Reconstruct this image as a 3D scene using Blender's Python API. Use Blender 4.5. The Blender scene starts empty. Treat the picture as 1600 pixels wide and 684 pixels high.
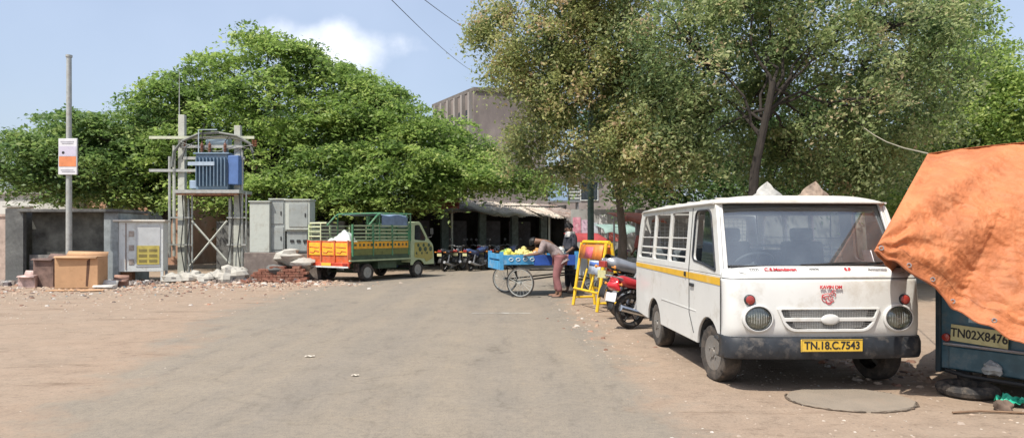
import bpy, bmesh, math, random
import numpy as np
from mathutils import noise as mnoise
from mathutils import Vector, Matrix, Euler
R = math.radians
random.seed(7)
rng = np.random.default_rng(11)
scene = bpy.context.scene
COL = scene.collection

# ------------------------------------------------------------------ camera, sky, sun
FPX, HOR, EYE = 1075.0, 365.0, 1.48
cam = bpy.data.cameras.new('camera')
cam.sensor_width = 36; cam.lens = 36 * FPX / 1600
cam.shift_y = (HOR - 342) / 1600
cam.clip_start = 0.05; cam.clip_end = 2000
cam_ob = bpy.data.objects.new('camera', cam); COL.objects.link(cam_ob)
cam_ob.location = (0, 0, EYE); cam_ob.rotation_euler = (R(90), 0, 0)
scene.camera = cam_ob

SUN_EL, SUN_AZ = 58, 222        # azimuth clockwise from +Y (the view direction)
sd = Vector((math.sin(R(SUN_AZ)) * math.cos(R(SUN_EL)), math.cos(R(SUN_AZ)) * math.cos(R(SUN_EL)), math.sin(R(SUN_EL))))
sun = bpy.data.lights.new('sun', 'SUN'); sun.energy = 4.1; sun.angle = R(0.6); sun.color = (1, 0.945, 0.86)
sun_ob = bpy.data.objects.new('sun', sun); COL.objects.link(sun_ob)
sun_ob.rotation_euler = sd.to_track_quat('Z', 'Y').to_euler()
w = bpy.data.worlds.new('World'); scene.world = w; w.use_nodes = True
nt = w.node_tree; nt.nodes.clear()
def N(t, ty, **kw):
    n = t.nodes.new(ty)
    for k, v in kw.items(): setattr(n, k, v)
    return n
wo = N(nt, 'ShaderNodeOutputWorld'); bg = N(nt, 'ShaderNodeBackground')
sky = N(nt, 'ShaderNodeTexSky'); sky.sky_type = 'NISHITA'; sky.sun_disc = False
sky.sun_elevation = R(SUN_EL); sky.sun_rotation = R(SUN_AZ); sky.dust_density = 3.0; sky.air_density = 1.1; sky.ozone_density = 1.6
bg.inputs['Strength'].default_value = 0.115
# one faint cloud low over the trees: fixed in the sky by its direction
tc = N(nt, 'ShaderNodeTexCoord')
cd = Vector((-0.250, 1, 0.266)).normalized()
mp = N(nt, 'ShaderNodeVectorMath', operation='SUBTRACT'); mp.inputs[1].default_value = cd
nz = N(nt, 'ShaderNodeTexNoise'); nz.inputs['Scale'].default_value = 14; nz.inputs['Detail'].default_value = 6
sc_ = N(nt, 'ShaderNodeVectorMath', operation='MULTIPLY'); sc_.inputs[1].default_value = (10.5, 10.5, 23)
ln = N(nt, 'ShaderNodeVectorMath', operation='LENGTH')
ad = N(nt, 'ShaderNodeMath', operation='MULTIPLY_ADD'); ad.inputs[1].default_value = 1.5; ad.inputs[2].default_value = -0.75
ad2 = N(nt, 'ShaderNodeMath', operation='ADD')
mr = N(nt, 'ShaderNodeMapRange'); mr.inputs[1].default_value = 1.05; mr.inputs[2].default_value = 0.35; mr.inputs[3].default_value = 0; mr.inputs[4].default_value = 0.7
mr.interpolation_type = 'SMOOTHSTEP'
# thin veil of high haze over the blue
nz2 = N(nt, 'ShaderNodeTexNoise'); nz2.inputs['Scale'].default_value = 2.2; nz2.inputs['Detail'].default_value = 5
mr2 = N(nt, 'ShaderNodeMapRange'); mr2.inputs[1].default_value = 0.35; mr2.inputs[2].default_value = 0.75; mr2.inputs[3].default_value = 0.30; mr2.inputs[4].default_value = 0.5
mx = N(nt, 'ShaderNodeMix', data_type='RGBA'); mx.inputs['B'].default_value = (9.0, 9.1, 9.6, 1)
mx0 = N(nt, 'ShaderNodeMix', data_type='RGBA'); mx0.inputs['B'].default_value = (5.7, 6.5, 8.2, 1)
L = nt.links.new
L(tc.outputs['Generated'], mp.inputs[0]); L(mp.outputs[0], sc_.inputs[0]); L(sc_.outputs[0], ln.inputs[0])
L(tc.outputs['Generated'], nz.inputs['Vector']); L(tc.outputs['Generated'], nz2.inputs['Vector'])
L(nz.outputs['Fac'], ad.inputs[0]); L(ad.outputs[0], ad2.inputs[0]); L(ln.outputs['Value'], ad2.inputs[1])
L(ad2.outputs[0], mr.inputs[0]); L(nz2.outputs['Fac'], mr2.inputs[0])
L(sky.outputs[0], mx0.inputs['A']); L(mr2.outputs[0], mx0.inputs['Factor'])
L(mx0.outputs['Result'], mx.inputs['A']); L(mr.outputs[0], mx.inputs['Factor'])
L(mx.outputs['Result'], bg.inputs['Color']); L(bg.outputs[0], wo.inputs[0])

scene.view_settings.view_transform = 'Standard'; scene.view_settings.look = 'None'
scene.view_settings.exposure = 0.45; scene.view_settings.gamma = 1
scene.view_settings.use_curve_mapping = False
scene.cycles.max_bounces = 8; scene.cycles.transparent_max_bounces = 12
scene.cycles.use_denoising = True
scene.cycles.sample_clamp_indirect = 6

# ------------------------------------------------------------------ layout helpers
def at(px, py, Y): return Vector(((px - 800) / FPX * Y, Y, EYE - (py - HOR) / FPX * Y))
def gy(py): return EYE * FPX / (py - HOR)
def gx(px, Y): return (px - 800) / FPX * Y

# ------------------------------------------------------------------ materials
def mat(name, col, rough=0.7, metal=0.0, var=0.12, vscale=6.0, dirt=None, dirt_amt=0.0, dscale=3.0, bump=0.0, bscale=40.0, coat=0.0, col2=None, stretch=None, spec=None):
    m = bpy.data.materials.new(name); m.use_nodes = True
    t = m.node_tree; b = t.nodes['Principled BSDF']; l = t.links.new
    b.inputs['Roughness'].default_value = rough; b.inputs['Metallic'].default_value = metal
    if coat: b.inputs['Coat Weight'].default_value = coat
    if spec is not None: b.inputs['Specular IOR Level'].default_value = spec
    tcn = N(t, 'ShaderNodeTexCoord'); mpn = N(t, 'ShaderNodeMapping')
    l(tcn.outputs['Object'], mpn.inputs[0])
    if stretch: mpn.inputs['Scale'].default_value = stretch
    n1 = N(t, 'ShaderNodeTexNoise'); n1.inputs['Scale'].default_value = vscale; n1.inputs['Detail'].default_value = 6; n1.inputs['Roughness'].default_value = 0.65
    l(mpn.outputs[0], n1.inputs['Vector'])
    c2 = col2 or tuple(max(0, c * (1 - 2.2 * var)) for c in col)
    c1 = tuple(min(1, c * (1 + var)) for c in col)
    r = N(t, 'ShaderNodeValToRGB'); r.color_ramp.elements[0].position = 0.3; r.color_ramp.elements[1].position = 0.68
    r.color_ramp.elements[0].color = (*c2, 1); r.color_ramp.elements[1].color = (*c1, 1)
    l(n1.outputs['Fac'], r.inputs[0]); out = r.outputs[0]
    if dirt:
        n2 = N(t, 'ShaderNodeTexNoise'); n2.inputs['Scale'].default_value = dscale; n2.inputs['Detail'].default_value = 9; n2.inputs['Roughness'].default_value = 0.72
        l(mpn.outputs[0], n2.inputs['Vector'])
        mrn = N(t, 'ShaderNodeMapRange'); mrn.inputs[1].default_value = 0.62 - 0.3 * dirt_amt; mrn.inputs[2].default_value = 0.80 - 0.2 * dirt_amt
        mrn.inputs[4].default_value = 0.85
        l(n2.outputs['Fac'], mrn.inputs[0])
        m2 = N(t, 'ShaderNodeMix', data_type='RGBA'); m2.inputs['B'].default_value = (*dirt, 1)
        l(out, m2.inputs['A']); l(mrn.outputs[0], m2.inputs['Factor']); out = m2.outputs['Result']
        rr = N(t, 'ShaderNodeMath', operation='MULTIPLY_ADD'); rr.inputs[1].default_value = 0.35; rr.inputs[2].default_value = rough; rr.use_clamp = True
        l(mrn.outputs[0], rr.inputs[0]); l(rr.outputs[0], b.inputs['Roughness'])
    l(out, b.inputs['Base Color'])
    if bump:
        n3 = N(t, 'ShaderNodeTexNoise'); n3.inputs['Scale'].default_value = bscale; n3.inputs['Detail'].default_value = 5
        l(mpn.outputs[0], n3.inputs['Vector'])
        bp = N(t, 'ShaderNodeBump'); bp.inputs['Strength'].default_value = bump; bp.inputs['Distance'].default_value = 0.02
        l(n3.outputs['Fac'], bp.inputs['Height']); l(bp.outputs[0], b.inputs['Normal'])
    return m

def glass_mat(name, tint=(0.62, 0.70, 0.70), refl=0.14, rough=0.03, film=0.0):
    m = bpy.data.materials.new(name); m.use_nodes = True
    t = m.node_tree; t.nodes.clear(); l = t.links.new
    o = N(t, 'ShaderNodeOutputMaterial'); mx_ = N(t, 'ShaderNodeMixShader'); tr = N(t, 'ShaderNodeBsdfTransparent'); g = N(t, 'ShaderNodeBsdfGlossy')
    tr.inputs[0].default_value = (*tint, 1); g.inputs['Roughness'].default_value = rough; g.inputs['Color'].default_value = (0.9, 0.95, 1, 1)
    lw = N(t, 'ShaderNodeFresnel'); lw.inputs[0].default_value = 1.5
    a = N(t, 'ShaderNodeMath', operation='ADD'); a.inputs[1].default_value = refl; a.use_clamp = True
    l(lw.outputs[0], a.inputs[0]); l(a.outputs[0], mx_.inputs[0]); l(tr.outputs[0], mx_.inputs[1]); l(g.outputs[0], mx_.inputs[2])
    last = mx_.outputs[0]
    if film:   # blue-grey diffuse film: reflected sky haze painted onto the pane
        d = N(t, 'ShaderNodeBsdfDiffuse'); d.inputs[0].default_value = (0.36, 0.42, 0.46, 1)
        tcn = N(t, 'ShaderNodeTexCoord'); n1 = N(t, 'ShaderNodeTexNoise'); n1.inputs['Scale'].default_value = 3.5; n1.inputs['Detail'].default_value = 8
        l(tcn.outputs['Object'], n1.inputs['Vector'])
        mrn = N(t, 'ShaderNodeMapRange'); mrn.inputs[1].default_value = 0.3; mrn.inputs[2].default_value = 0.75; mrn.inputs[3].default_value = film * 0.6; mrn.inputs[4].default_value = film * 1.4
        l(n1.outputs['Fac'], mrn.inputs[0])
        m2 = N(t, 'ShaderNodeMixShader'); l(mrn.outputs[0], m2.inputs[0]); l(last, m2.inputs[1]); l(d.outputs[0], m2.inputs[2]); last = m2.outputs[0]
    l(last, o.inputs[0])
    return m

def leaf_mat(name, cols, trans=0.35, rough=0.55):
    """cols: ramp of (pos, rgb) driven by the per-leaf attribute tint"""
    m = bpy.data.materials.new(name); m.use_nodes = True
    t = m.node_tree; t.nodes.clear(); l = t.links.new
    o = N(t, 'ShaderNodeOutputMaterial')
    at_ = N(t, 'ShaderNodeAttribute'); at_.attribute_name = 'tint'
    r = N(t, 'ShaderNodeValToRGB')
    while len(r.color_ramp.elements) < len(cols): r.color_ramp.elements.new(0.5)
    for e, (p, c) in zip(r.color_ramp.elements, cols): e.position = p; e.color = (*c, 1)
    l(at_.outputs['Fac'], r.inputs[0])
    p = N(t, 'ShaderNodeBsdfPrincipled'); p.inputs['Roughness'].default_value = rough
    tl = N(t, 'ShaderNodeBsdfTranslucent'); mx_ = N(t, 'ShaderNodeMixShader'); mx_.inputs[0].default_value = trans
    hs = N(t, 'ShaderNodeHueSaturation'); hs.inputs['Value'].default_value = 1.5; hs.inputs['Hue'].default_value = 0.505
    l(r.outputs[0], p.inputs['Base Color']); l(r.outputs[0], hs.inputs['Color']); l(hs.outputs[0], tl.inputs[0])
    l(p.outputs[0], mx_.inputs[1]); l(tl.outputs[0], mx_.inputs[2]); l(mx_.outputs[0], o.inputs[0])
    return m

def tint_mat(name, cols, rough=0.85):
    m = bpy.data.materials.new(name); m.use_nodes = True
    t = m.node_tree; b = t.nodes['Principled BSDF']; b.inputs['Roughness'].default_value = rough
    at_ = N(t, 'ShaderNodeAttribute'); at_.attribute_name = 'tint'
    r = N(t, 'ShaderNodeValToRGB'); r.color_ramp.interpolation = 'CONSTANT'
    while len(r.color_ramp.elements) < len(cols): r.color_ramp.elements.new(0.5)
    for e, (p, c) in zip(r.color_ramp.elements, cols): e.position = p; e.color = (*c, 1)
    t.links.new(at_.outputs['Fac'], r.inputs[0]); t.links.new(r.outputs[0], b.inputs['Base Color'])
    return m

# ------------------------------------------------------------------ object helpers
def tag(o, label=None, cat=None, group=None, kind=None):
    if label: o['label'] = label
    if cat: o['category'] = cat
    if group: o['group'] = group
    if kind: o['kind'] = kind
    return o
def thing(name, label, cat, loc=(0, 0, 0), rz=0, group=None):
    o = bpy.data.objects.new(name, None); COL.objects.link(o); o.empty_display_size = 0.2
    o.location = loc; o.rotation_euler = (0, 0, rz)
    return tag(o, label, cat, group)
def copy_tree(o, parent=None):
    c = o.copy(); COL.objects.link(c)
    if parent: c.parent = parent
    for ch in list(o.children): copy_tree(ch, c)
    return c
def link_mesh(name, me, m, parent=None, smooth=35):
    me.materials.append(m)
    if smooth:
        me.polygons.foreach_set('use_smooth', [True] * len(me.polygons))
        me.set_sharp_from_angle(angle=R(smooth))
    o = bpy.data.objects.new(name, me); COL.objects.link(o)
    if parent: o.parent = parent
    return o
def bevel(o, wd=0.01, seg=2):
    b = o.modifiers.new('bevel', 'BEVEL'); b.width = wd; b.segments = seg; b.limit_method = 'ANGLE'; b.angle_limit = R(40)
    return o

class MB:
    def __init__(s): s.v = []; s.f = []
    def add(s, vs, fs, M=None):
        k = len(s.v)
        s.v += [tuple((M @ Vector(p)) if M else p) for p in vs]
        s.f += [tuple(i + k for i in f) for f in fs]
        return s
    def box(s, c, d, rot=None):
        x, y, z = d[0] / 2, d[1] / 2, d[2] / 2
        vs = [(-x, -y, -z), (x, -y, -z), (x, y, -z), (-x, y, -z), (-x, -y, z), (x, -y, z), (x, y, z), (-x, y, z)]
        M = Matrix.Translation(c) @ (Euler(rot).to_matrix().to_4x4() if rot is not None else Matrix())
        return s.add(vs, [(0, 3, 2, 1), (4, 5, 6, 7), (0, 1, 5, 4), (1, 2, 6, 5), (2, 3, 7, 6), (3, 0, 4, 7)], M)
    def bx(s, x0, x1, y0, y1, z0, z1): return s.box(((x0 + x1) / 2, (y0 + y1) / 2, (z0 + z1) / 2), (x1 - x0, y1 - y0, z1 - z0))
    def tube(s, pts, r, n=8, close=False):
        pts = [Vector(p) for p in pts]; rs = r if isinstance(r, (list, tuple)) else [r] * len(pts)
        vs = []; fs = []; m = len(pts); prev = None
        for i, p in enumerate(pts):
            a = pts[(i - 1) % m] if (i > 0 or close) else p; b = pts[(i + 1) % m] if (i < m - 1 or close) else p
            d = (b - a).normalized() if (b - a).length > 1e-9 else Vector((0, 0, 1))
            if prev is None:
                u = d.cross(Vector((0, 0, 1)))
                if u.length < 0.05: u = d.cross(Vector((1, 0, 0)))
            else: u = prev - d * prev.dot(d)
            u.normalize(); prev = u; v2 = d.cross(u)
            for k in range(n):
                a_ = 2 * math.pi * k / n
                vs.append(tuple(p + (u * math.cos(a_) + v2 * math.sin(a_)) * rs[i]))
        for i in range(m if close else m - 1):
            j = (i + 1) % m
            for k in range(n):
                k2 = (k + 1) % n
                fs.append((i * n + k, i * n + k2, j * n + k2, j * n + k))
        if not close:
            fs.append(tuple(range(n - 1, -1, -1))); fs.append(tuple((m - 1) * n + k for k in range(n)))
        return s.add(vs, fs)
    def lathe(s, prof, c=(0, 0, 0), axis='Z', n=24, M=None, cap=True):
        """prof: (radius, height) pairs"""
        cap = cap and prof[0] != prof[-1]
        vs = []; fs = []
        for (r, h) in prof:
            for k in range(n):
                a = 2 * math.pi * k / n; vs.append((r * math.cos(a), r * math.sin(a), h))
        for i in range(len(prof) - 1):
            for k in range(n):
                k2 = (k + 1) % n; fs.append((i * n + k, i * n + k2, (i + 1) * n + k2, (i + 1) * n + k))
        if cap and prof[0][0] > 1e-4: fs.append(tuple(range(n - 1, -1, -1)))
        if cap and prof[-1][0] > 1e-4: fs.append(tuple((len(prof) - 1) * n + k for k in range(n)))
        A = {'Z': Matrix(), 'X': Matrix.Rotation(R(90), 4, 'Y'), 'Y': Matrix.Rotation(R(-90), 4, 'X'), '-Y': Matrix.Rotation(R(90), 4, 'X'), '-X': Matrix.Rotation(R(-90), 4, 'Y')}[axis]
        return s.add(vs, fs, (M or Matrix()) @ Matrix.Translation(c) @ A)
    def grid(s, nu, nv, fn, closed_u=False):
        vs = [tuple(fn(i / (nu - 1), j / (nv - 1))) for j in range(nv) for i in range(nu)]
        fs = [(j * nu + i, j * nu + i + 1, (j + 1) * nu + i + 1, (j + 1) * nu + i) for j in range(nv - 1) for i in range(nu - 1)]
        return s.add(vs, fs)
    def rock(s, c, r, seed=None, flat=0.7, n=16):
        sd_ = seed if seed is not None else random.randint(0, 999); off = Vector((sd_ * 3.7, sd_ * 1.3, 0))
        vs = [(c[0], c[1], c[2] + r * flat * (1 + .2 * mnoise.noise(off)))]; fs = []; m = 9
        for j in range(1, m):
            th = math.pi * j / m
            for i in range(n):
                a = 2 * math.pi * i / n; d = Vector((math.sin(th) * math.cos(a), math.sin(th) * math.sin(a), math.cos(th)))
                q = r * (1 + 0.5 * mnoise.noise(d * 1.5 + off) + 0.3 * mnoise.noise(d * 3.1 + off))
                vs.append((c[0] + q * d.x, c[1] + q * d.y, c[2] + q * flat * d.z))
        vs.append((c[0], c[1], c[2] - r * flat))
        for i in range(n):
            i2 = (i + 1) % n; fs.append((0, 1 + i, 1 + i2))
            for j in range(m - 2): fs.append((1 + j * n + i, 1 + (j + 1) * n + i, 1 + (j + 1) * n + i2, 1 + j * n + i2))
            fs.append((1 + (m - 2) * n + i, len(vs) - 1, 1 + (m - 2) * n + i2))
        return s.add(vs, fs)
    def build(s, name, m, parent=None, smooth=35, bev=None, solid=None):
        me = bpy.data.meshes.new(name); me.from_pydata(s.v, [], s.f); me.validate(); me.update()
        o = link_mesh(name, me, m, parent, smooth)
        if solid:
            q = o.modifiers.new('thick', 'SOLIDIFY'); q.thickness = solid; q.offset = 0
        if bev: bevel(o, bev)
        return o

def round_poly(pts, r, n=4):
    out = []; m = len(pts)
    rs = r if isinstance(r, (list, tuple)) else [r] * m
    for i in range(m):
        p = Vector(pts[i]).to_2d(); a = Vector(pts[i - 1]).to_2d(); b = Vector(pts[(i + 1) % m]).to_2d()
        if rs[i] <= 0: out.append(tuple(p)); continue
        d1 = (a - p); d2 = (b - p); q = min(rs[i], d1.length * 0.45, d2.length * 0.45)
        s = p + d1.normalized() * q; e = p + d2.normalized() * q
        for k in range(n + 1):
            t = k / n; out.append(tuple((1 - t) ** 2 * s + 2 * t * (1 - t) * p + t * t * e))
    return out
def panel(name, outer, holes, th, M, m, parent=None, bev=0.004, shear=None, smooth=35):
    """a flat sheet cut from an outline with holes; outline in (u, v), thickness along w; M maps (u, v, w)"""
    cu = bpy.data.curves.new('tmp', 'CURVE'); cu.dimensions = '2D'; cu.fill_mode = 'BOTH'
    cu.extrude = max(th / 2 - bev, 0.0005); cu.bevel_depth = bev; cu.bevel_resolution = 1; cu.offset = -bev
    for pl in [outer] + list(holes):
        s = cu.splines.new('POLY'); s.points.add(len(pl) - 1); s.use_cyclic_u = True
        for q, p in zip(s.points, pl): q.co = (p[0], p[1], 0, 1)
    ob = bpy.data.objects.new('tmp', cu); COL.objects.link(ob)
    dg = bpy.context.evaluated_depsgraph_get()
    me = bpy.data.meshes.new_from_object(ob.evaluated_get(dg))
    bpy.data.objects.remove(ob); bpy.data.curves.remove(cu)
    me.materials.clear(); me.transform(M)
    if M.determinant() < 0: me.flip_normals()
    if shear:
        for v in me.vertices: v.co = shear(v.co)
    return link_mesh(name, me, m, parent, smooth)
YZ = Matrix(((0, 0, 1, 0), (1, 0, 0, 0), (0, 1, 0, 0), (0, 0, 0, 1)))       # (u,v,w) -> (w,u,v)
XZ = Matrix(((1, 0, 0, 0), (0, 0, 1, 0), (0, 1, 0, 0), (0, 0, 0, 1)))       # (u,v,w) -> (u,w,v)

def text(name, body, size, M, m, parent=None, ex=0.0015, sx=1.0, align='CENTER', bold=0.0):
    cu = bpy.data.curves.new('tmp', 'FONT'); cu.body = body; cu.size = size; cu.extrude = ex; cu.offset = bold
    cu.align_x = align; cu.align_y = 'CENTER'
    ob = bpy.data.objects.new('tmp', cu); COL.objects.link(ob)
    dg = bpy.context.evaluated_depsgraph_get()
    me = bpy.data.meshes.new_from_object(ob.evaluated_get(dg))
    bpy.data.objects.remove(ob); bpy.data.curves.remove(cu)
    me.materials.clear(); me.transform(M @ Matrix.Diagonal((sx, 1, 1, 1)))
    return link_mesh(name, me, m, parent, 0)

# ------------------------------------------------------------------ palette
white_paint = mat('white_paint', (0.64, 0.64, 0.61), 0.34, var=0.03, vscale=2, dirt=(0.40, 0.36, 0.29), dirt_amt=0.34, dscale=2.6, coat=0.25)
roof_paint = mat('roof_paint', (0.60, 0.58, 0.52), 0.45, var=0.05, vscale=3, dirt=(0.40, 0.36, 0.29), dirt_amt=0.45, dscale=3)
yellow_paint = mat('yellow_paint', (0.72, 0.42, 0.03), 0.45, var=0.08, dirt=(0.5, 0.4, 0.25), dirt_amt=0.2)
black_plastic = mat('black_plastic', (0.022, 0.026, 0.032), 0.5, var=0.25, dirt=(0.16, 0.14, 0.12), dirt_amt=0.28, dscale=5)
rubber = mat('rubber', (0.035, 0.033, 0.032), 0.85, var=0.2, dirt=(0.22, 0.18, 0.14), dirt_amt=0.5, dscale=9)
dusty_rubber = mat('dusty_rubber', (0.05, 0.044, 0.038), 0.9, var=0.25, dirt=(0.15, 0.12, 0.095), dirt_amt=0.5, dscale=9)
steel = mat('steel', (0.42, 0.42, 0.42), 0.4, 0.6, dirt=(0.25, 0.2, 0.15), dirt_amt=0.35, dscale=12)
rim_paint = mat('rim_paint', (0.20, 0.19, 0.175), 0.5, 0.2, dirt=(0.2, 0.16, 0.12), dirt_amt=0.5, dscale=14)
chrome = mat('chrome', (0.6, 0.6, 0.6), 0.18, 0.9, var=0.05)
dark_inside = mat('dark_inside', (0.05, 0.055, 0.06), 0.8, var=0.2)
seat_cloth = mat('seat_cloth', (0.10, 0.12, 0.13), 0.85, var=0.2)
red_lens = mat('red_lens', (0.33, 0.04, 0.03), 0.2, var=0.1, coat=0.5)
plate_yellow = mat('plate_yellow', (0.70, 0.45, 0.05), 0.5, var=0.06, dirt=(0.4, 0.3, 0.15), dirt_amt=0.15)
plate_pale = mat('plate_pale', (0.55, 0.53, 0.28), 0.55, var=0.08, dirt=(0.25, 0.22, 0.12), dirt_amt=0.3, dscale=8)
ink_black = mat('ink_black', (0.02, 0.02, 0.02), 0.6, var=0.1)
ink_red = mat('ink_red', (0.55, 0.05, 0.06), 0.55, var=0.15)
glass = glass_mat('windscreen_glass', (0.74, 0.80, 0.80), 0.16, 0.03, film=0.12)
side_glass = glass_mat('side_glass', (0.35, 0.4, 0.38), 0.08, 0.05, film=0.05)
lens_glass = glass_mat('lens_glass', (0.88, 0.90, 0.85), 0.07, 0.12, film=0.0)
concrete = mat('concrete', (0.36, 0.35, 0.31), 0.9, var=0.12, vscale=4, dirt=(0.12, 0.11, 0.10), dirt_amt=0.45, dscale=2.2, bump=0.35, bscale=25, stretch=(1, 1, 0.4))
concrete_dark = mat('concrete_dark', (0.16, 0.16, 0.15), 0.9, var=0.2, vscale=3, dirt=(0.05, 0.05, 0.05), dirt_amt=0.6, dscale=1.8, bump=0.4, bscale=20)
pole_concrete = mat('pole_concrete', (0.45, 0.46, 0.40), 0.85, var=0.08, vscale=5, dirt=(0.25, 0.25, 0.2), dirt_amt=0.3, dscale=4, bump=0.2)
galv = mat('galvanised_steel', (0.44, 0.45, 0.42), 0.45, 0.35, var=0.1, vscale=10, dirt=(0.3, 0.27, 0.22), dirt_amt=0.3, dscale=6)
blue_metal = mat('transformer_blue', (0.17, 0.25, 0.33), 0.5, 0.1, var=0.1, dirt=(0.25, 0.22, 0.18), dirt_amt=0.25, dscale=6)
rust = mat('rust', (0.22, 0.11, 0.06), 0.9, var=0.3, vscale=12, bump=0.3)
brick = mat('brick_red', (0.24, 0.10, 0.065), 0.9, var=0.22, vscale=7, dirt=(0.30, 0.22, 0.16), dirt_amt=0.4, dscale=5, bump=0.5, bscale=18)
cardboard = mat('cardboard', (0.47, 0.28, 0.15), 0.85, var=0.06, vscale=3, dirt=(0.30, 0.17, 0.09), dirt_amt=0.2, dscale=4)
wood = mat('wood', (0.24, 0.15, 0.09), 0.85, var=0.2, vscale=5, stretch=(1, 1, 6))
grey_cab = mat('cabinet_grey', (0.30, 0.325, 0.31), 0.55, 0.1, var=0.08, vscale=3, dirt=(0.2, 0.18, 0.14), dirt_amt=0.3, dscale=4)
grey_pale = mat('cabinet_pale', (0.47, 0.50, 0.45), 0.7, var=0.08, vscale=3, dirt=(0.25, 0.24, 0.2), dirt_amt=0.4, dscale=3)
cab_white = mat('cabinet_white', (0.66, 0.69, 0.67), 0.6, var=0.08, vscale=4, dirt=(0.28, 0.25, 0.2), dirt_amt=0.42, dscale=4)
bark = mat('bark', (0.035, 0.028, 0.022), 0.95, var=0.25, vscale=10, bump=0.8, bscale=22, stretch=(1, 1, 0.3))  # near black: crown shade on the trunk is put into the bark colour
bark_pale = mat('bark_pale', (0.13, 0.105, 0.08), 0.95, var=0.25, vscale=10, bump=0.6, bscale=22, stretch=(1, 1, 0.3))

# ------------------------------------------------------------------ ground and road
def surface_nodes(t, which):
    """world-fixed colours of dirt and worn asphalt; returns (colour socket, height socket)"""
    l = t.links.new
    geo = N(t, 'ShaderNodeNewGeometry')
    def noise(sc, det=8, ro=0.65, st=None):
        n = N(t, 'ShaderNodeTexNoise'); n.inputs['Scale'].default_value = sc; n.inputs['Detail'].default_value = det; n.inputs['Roughness'].default_value = ro
        if st:
            mp_ = N(t, 'ShaderNodeMapping'); mp_.inputs['Scale'].default_value = st; l(geo.outputs['Position'], mp_.inputs[0]); l(mp_.outputs[0], n.inputs['Vector'])
        else: l(geo.outputs['Position'], n.inputs['Vector'])
        return n.outputs['Fac']
    def ramp(s, els):
        r = N(t, 'ShaderNodeValToRGB')
        while len(r.color_ramp.elements) < len(els): r.color_ramp.elements.new(0.5)
        for e, (p, c) in zip(r.color_ramp.elements, els): e.position = p; e.color = (*c, 1)
        l(s, r.inputs[0]); return r.outputs[0]
    def mixc(a, b, f, mode='MIX'):
        m_ = N(t, 'ShaderNodeMix', data_type='RGBA'); m_.blend_type = mode
        l(a, m_.inputs['A']) ; l(b, m_.inputs['B'])
        if isinstance(f, float): m_.inputs['Factor'].default_value = f
        else: l(f, m_.inputs['Factor'])
        return m_.outputs['Result']
    big = noise(0.35, 6); mid = noise(2.2, 8, 0.7); fine = noise(38, 5, 0.75); peb = noise(110, 3, 0.6)
    streak = noise(0.9, 7, 0.7, (0.45, 2.4, 1))
    dirt = ramp(mid, [(0.25, (0.225, 0.168, 0.122)), (0.5, (0.30, 0.230, 0.168)), (0.75, (0.36, 0.282, 0.210))])
    dirt = mixc(dirt, ramp(big, [(0.35, (0.29, 0.232, 0.178)), (0.65, (0.35, 0.25, 0.178))]), 0.45)
    dirt = mixc(dirt, ramp(streak, [(0.30, (0.45, 0.40, 0.36)), (0.44, (1, 1, 1)), (1.0, (1, 1, 1))]), 0.75, 'MULTIPLY')
    dirt = mixc(dirt, ramp(fine, [(0.3, (0.72, 0.70, 0.68)), (0.52, (1, 1, 1)), (0.8, (1.0, 1.0, 1.0))]), 0.9, 'MULTIPLY')
    dirt = mixc(dirt, ramp(noise(5.5, 9, 0.8), [(0.33, (0.66, 0.63, 0.60)), (0.47, (1, 1, 1)), (0.68, (1.12, 1.10, 1.08))]), 0.85, 'MULTIPLY')
    if which == 'dirt': return dirt, fine
    asp = ramp(mid, [(0.25, (0.197, 0.169, 0.136)), (0.5, (0.236, 0.204, 0.164)), (0.75, (0.276, 0.238, 0.191))])
    asp = mixc(asp, ramp(big, [(0.35, (0.208, 0.186, 0.155)), (0.65, (0.266, 0.228, 0.180))]), 0.5)
    asp = mixc(asp, ramp(peb, [(0.32, (0.62, 0.62, 0.63)), (0.5, (1, 1, 1)), (0.72, (1.0, 1.0, 1.0))]), 0.8, 'MULTIPLY')
    asp = mixc(asp, ramp(noise(3.2, 9, 0.8), [(0.55, (1, 1, 1)), (0.70, (1.22, 1.16, 1.06))]), 0.6, 'MULTIPLY')
    asp = mixc(asp, ramp(noise(1.3, 10, 0.78, (2.6, 0.7, 1)), [(0.34, (0.74, 0.74, 0.75)), (0.46, (1, 1, 1)), (1.0, (1, 1, 1))]), 0.8, 'MULTIPLY')
    asp = mixc(asp, ramp(noise(14, 6, 0.8), [(0.30, (0.78, 0.78, 0.78)), (0.5, (1, 1, 1)), (0.74, (1.16, 1.13, 1.08))]), 0.8, 'MULTIPLY')
    # fine wandering cracks and a few dark stains
    vo = N(t, 'ShaderNodeTexVoronoi'); vo.feature = 'DISTANCE_TO_EDGE'; vo.inputs['Scale'].default_value = 0.55
    wn = N(t, 'ShaderNodeTexNoise'); wn.inputs['Scale'].default_value = 1.6; wn.inputs['Detail'].default_value = 6; l(geo.outputs['Position'], wn.inputs['Vector'])
    wv = N(t, 'ShaderNodeVectorMath', operation='MULTIPLY_ADD'); wv.inputs[1].default_value = (1.6, 1.6, 0); l(wn.outputs['Color'], wv.inputs[0]); l(geo.outputs['Position'], wv.inputs[2]); l(wv.outputs[0], vo.inputs['Vector'])
    asp = mixc(asp, ramp(vo.outputs['Distance'], [(0.0, (0.76, 0.75, 0.73)), (0.005, (0.9, 0.9, 0.89)), (0.010, (1, 1, 1))]), noise(0.8, 3), 'MULTIPLY')
    asp = mixc(asp, ramp(noise(2.8, 5, 0.6, (0.5, 0.35, 1)), [(0.28, (0.70, 0.70, 0.70)), (0.36, (1, 1, 1)), (1.0, (1, 1, 1))]), 0.8, 'MULTIPLY')
    # paler dusty wheel tracks along the road
    asp = mixc(asp, ramp(noise(0.9, 4, 0.6, (1.6, 0.10, 1)), [(0.40, (1, 1, 1)), (0.62, (1.13, 1.10, 1.05))]), 0.9, 'MULTIPLY')
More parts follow.
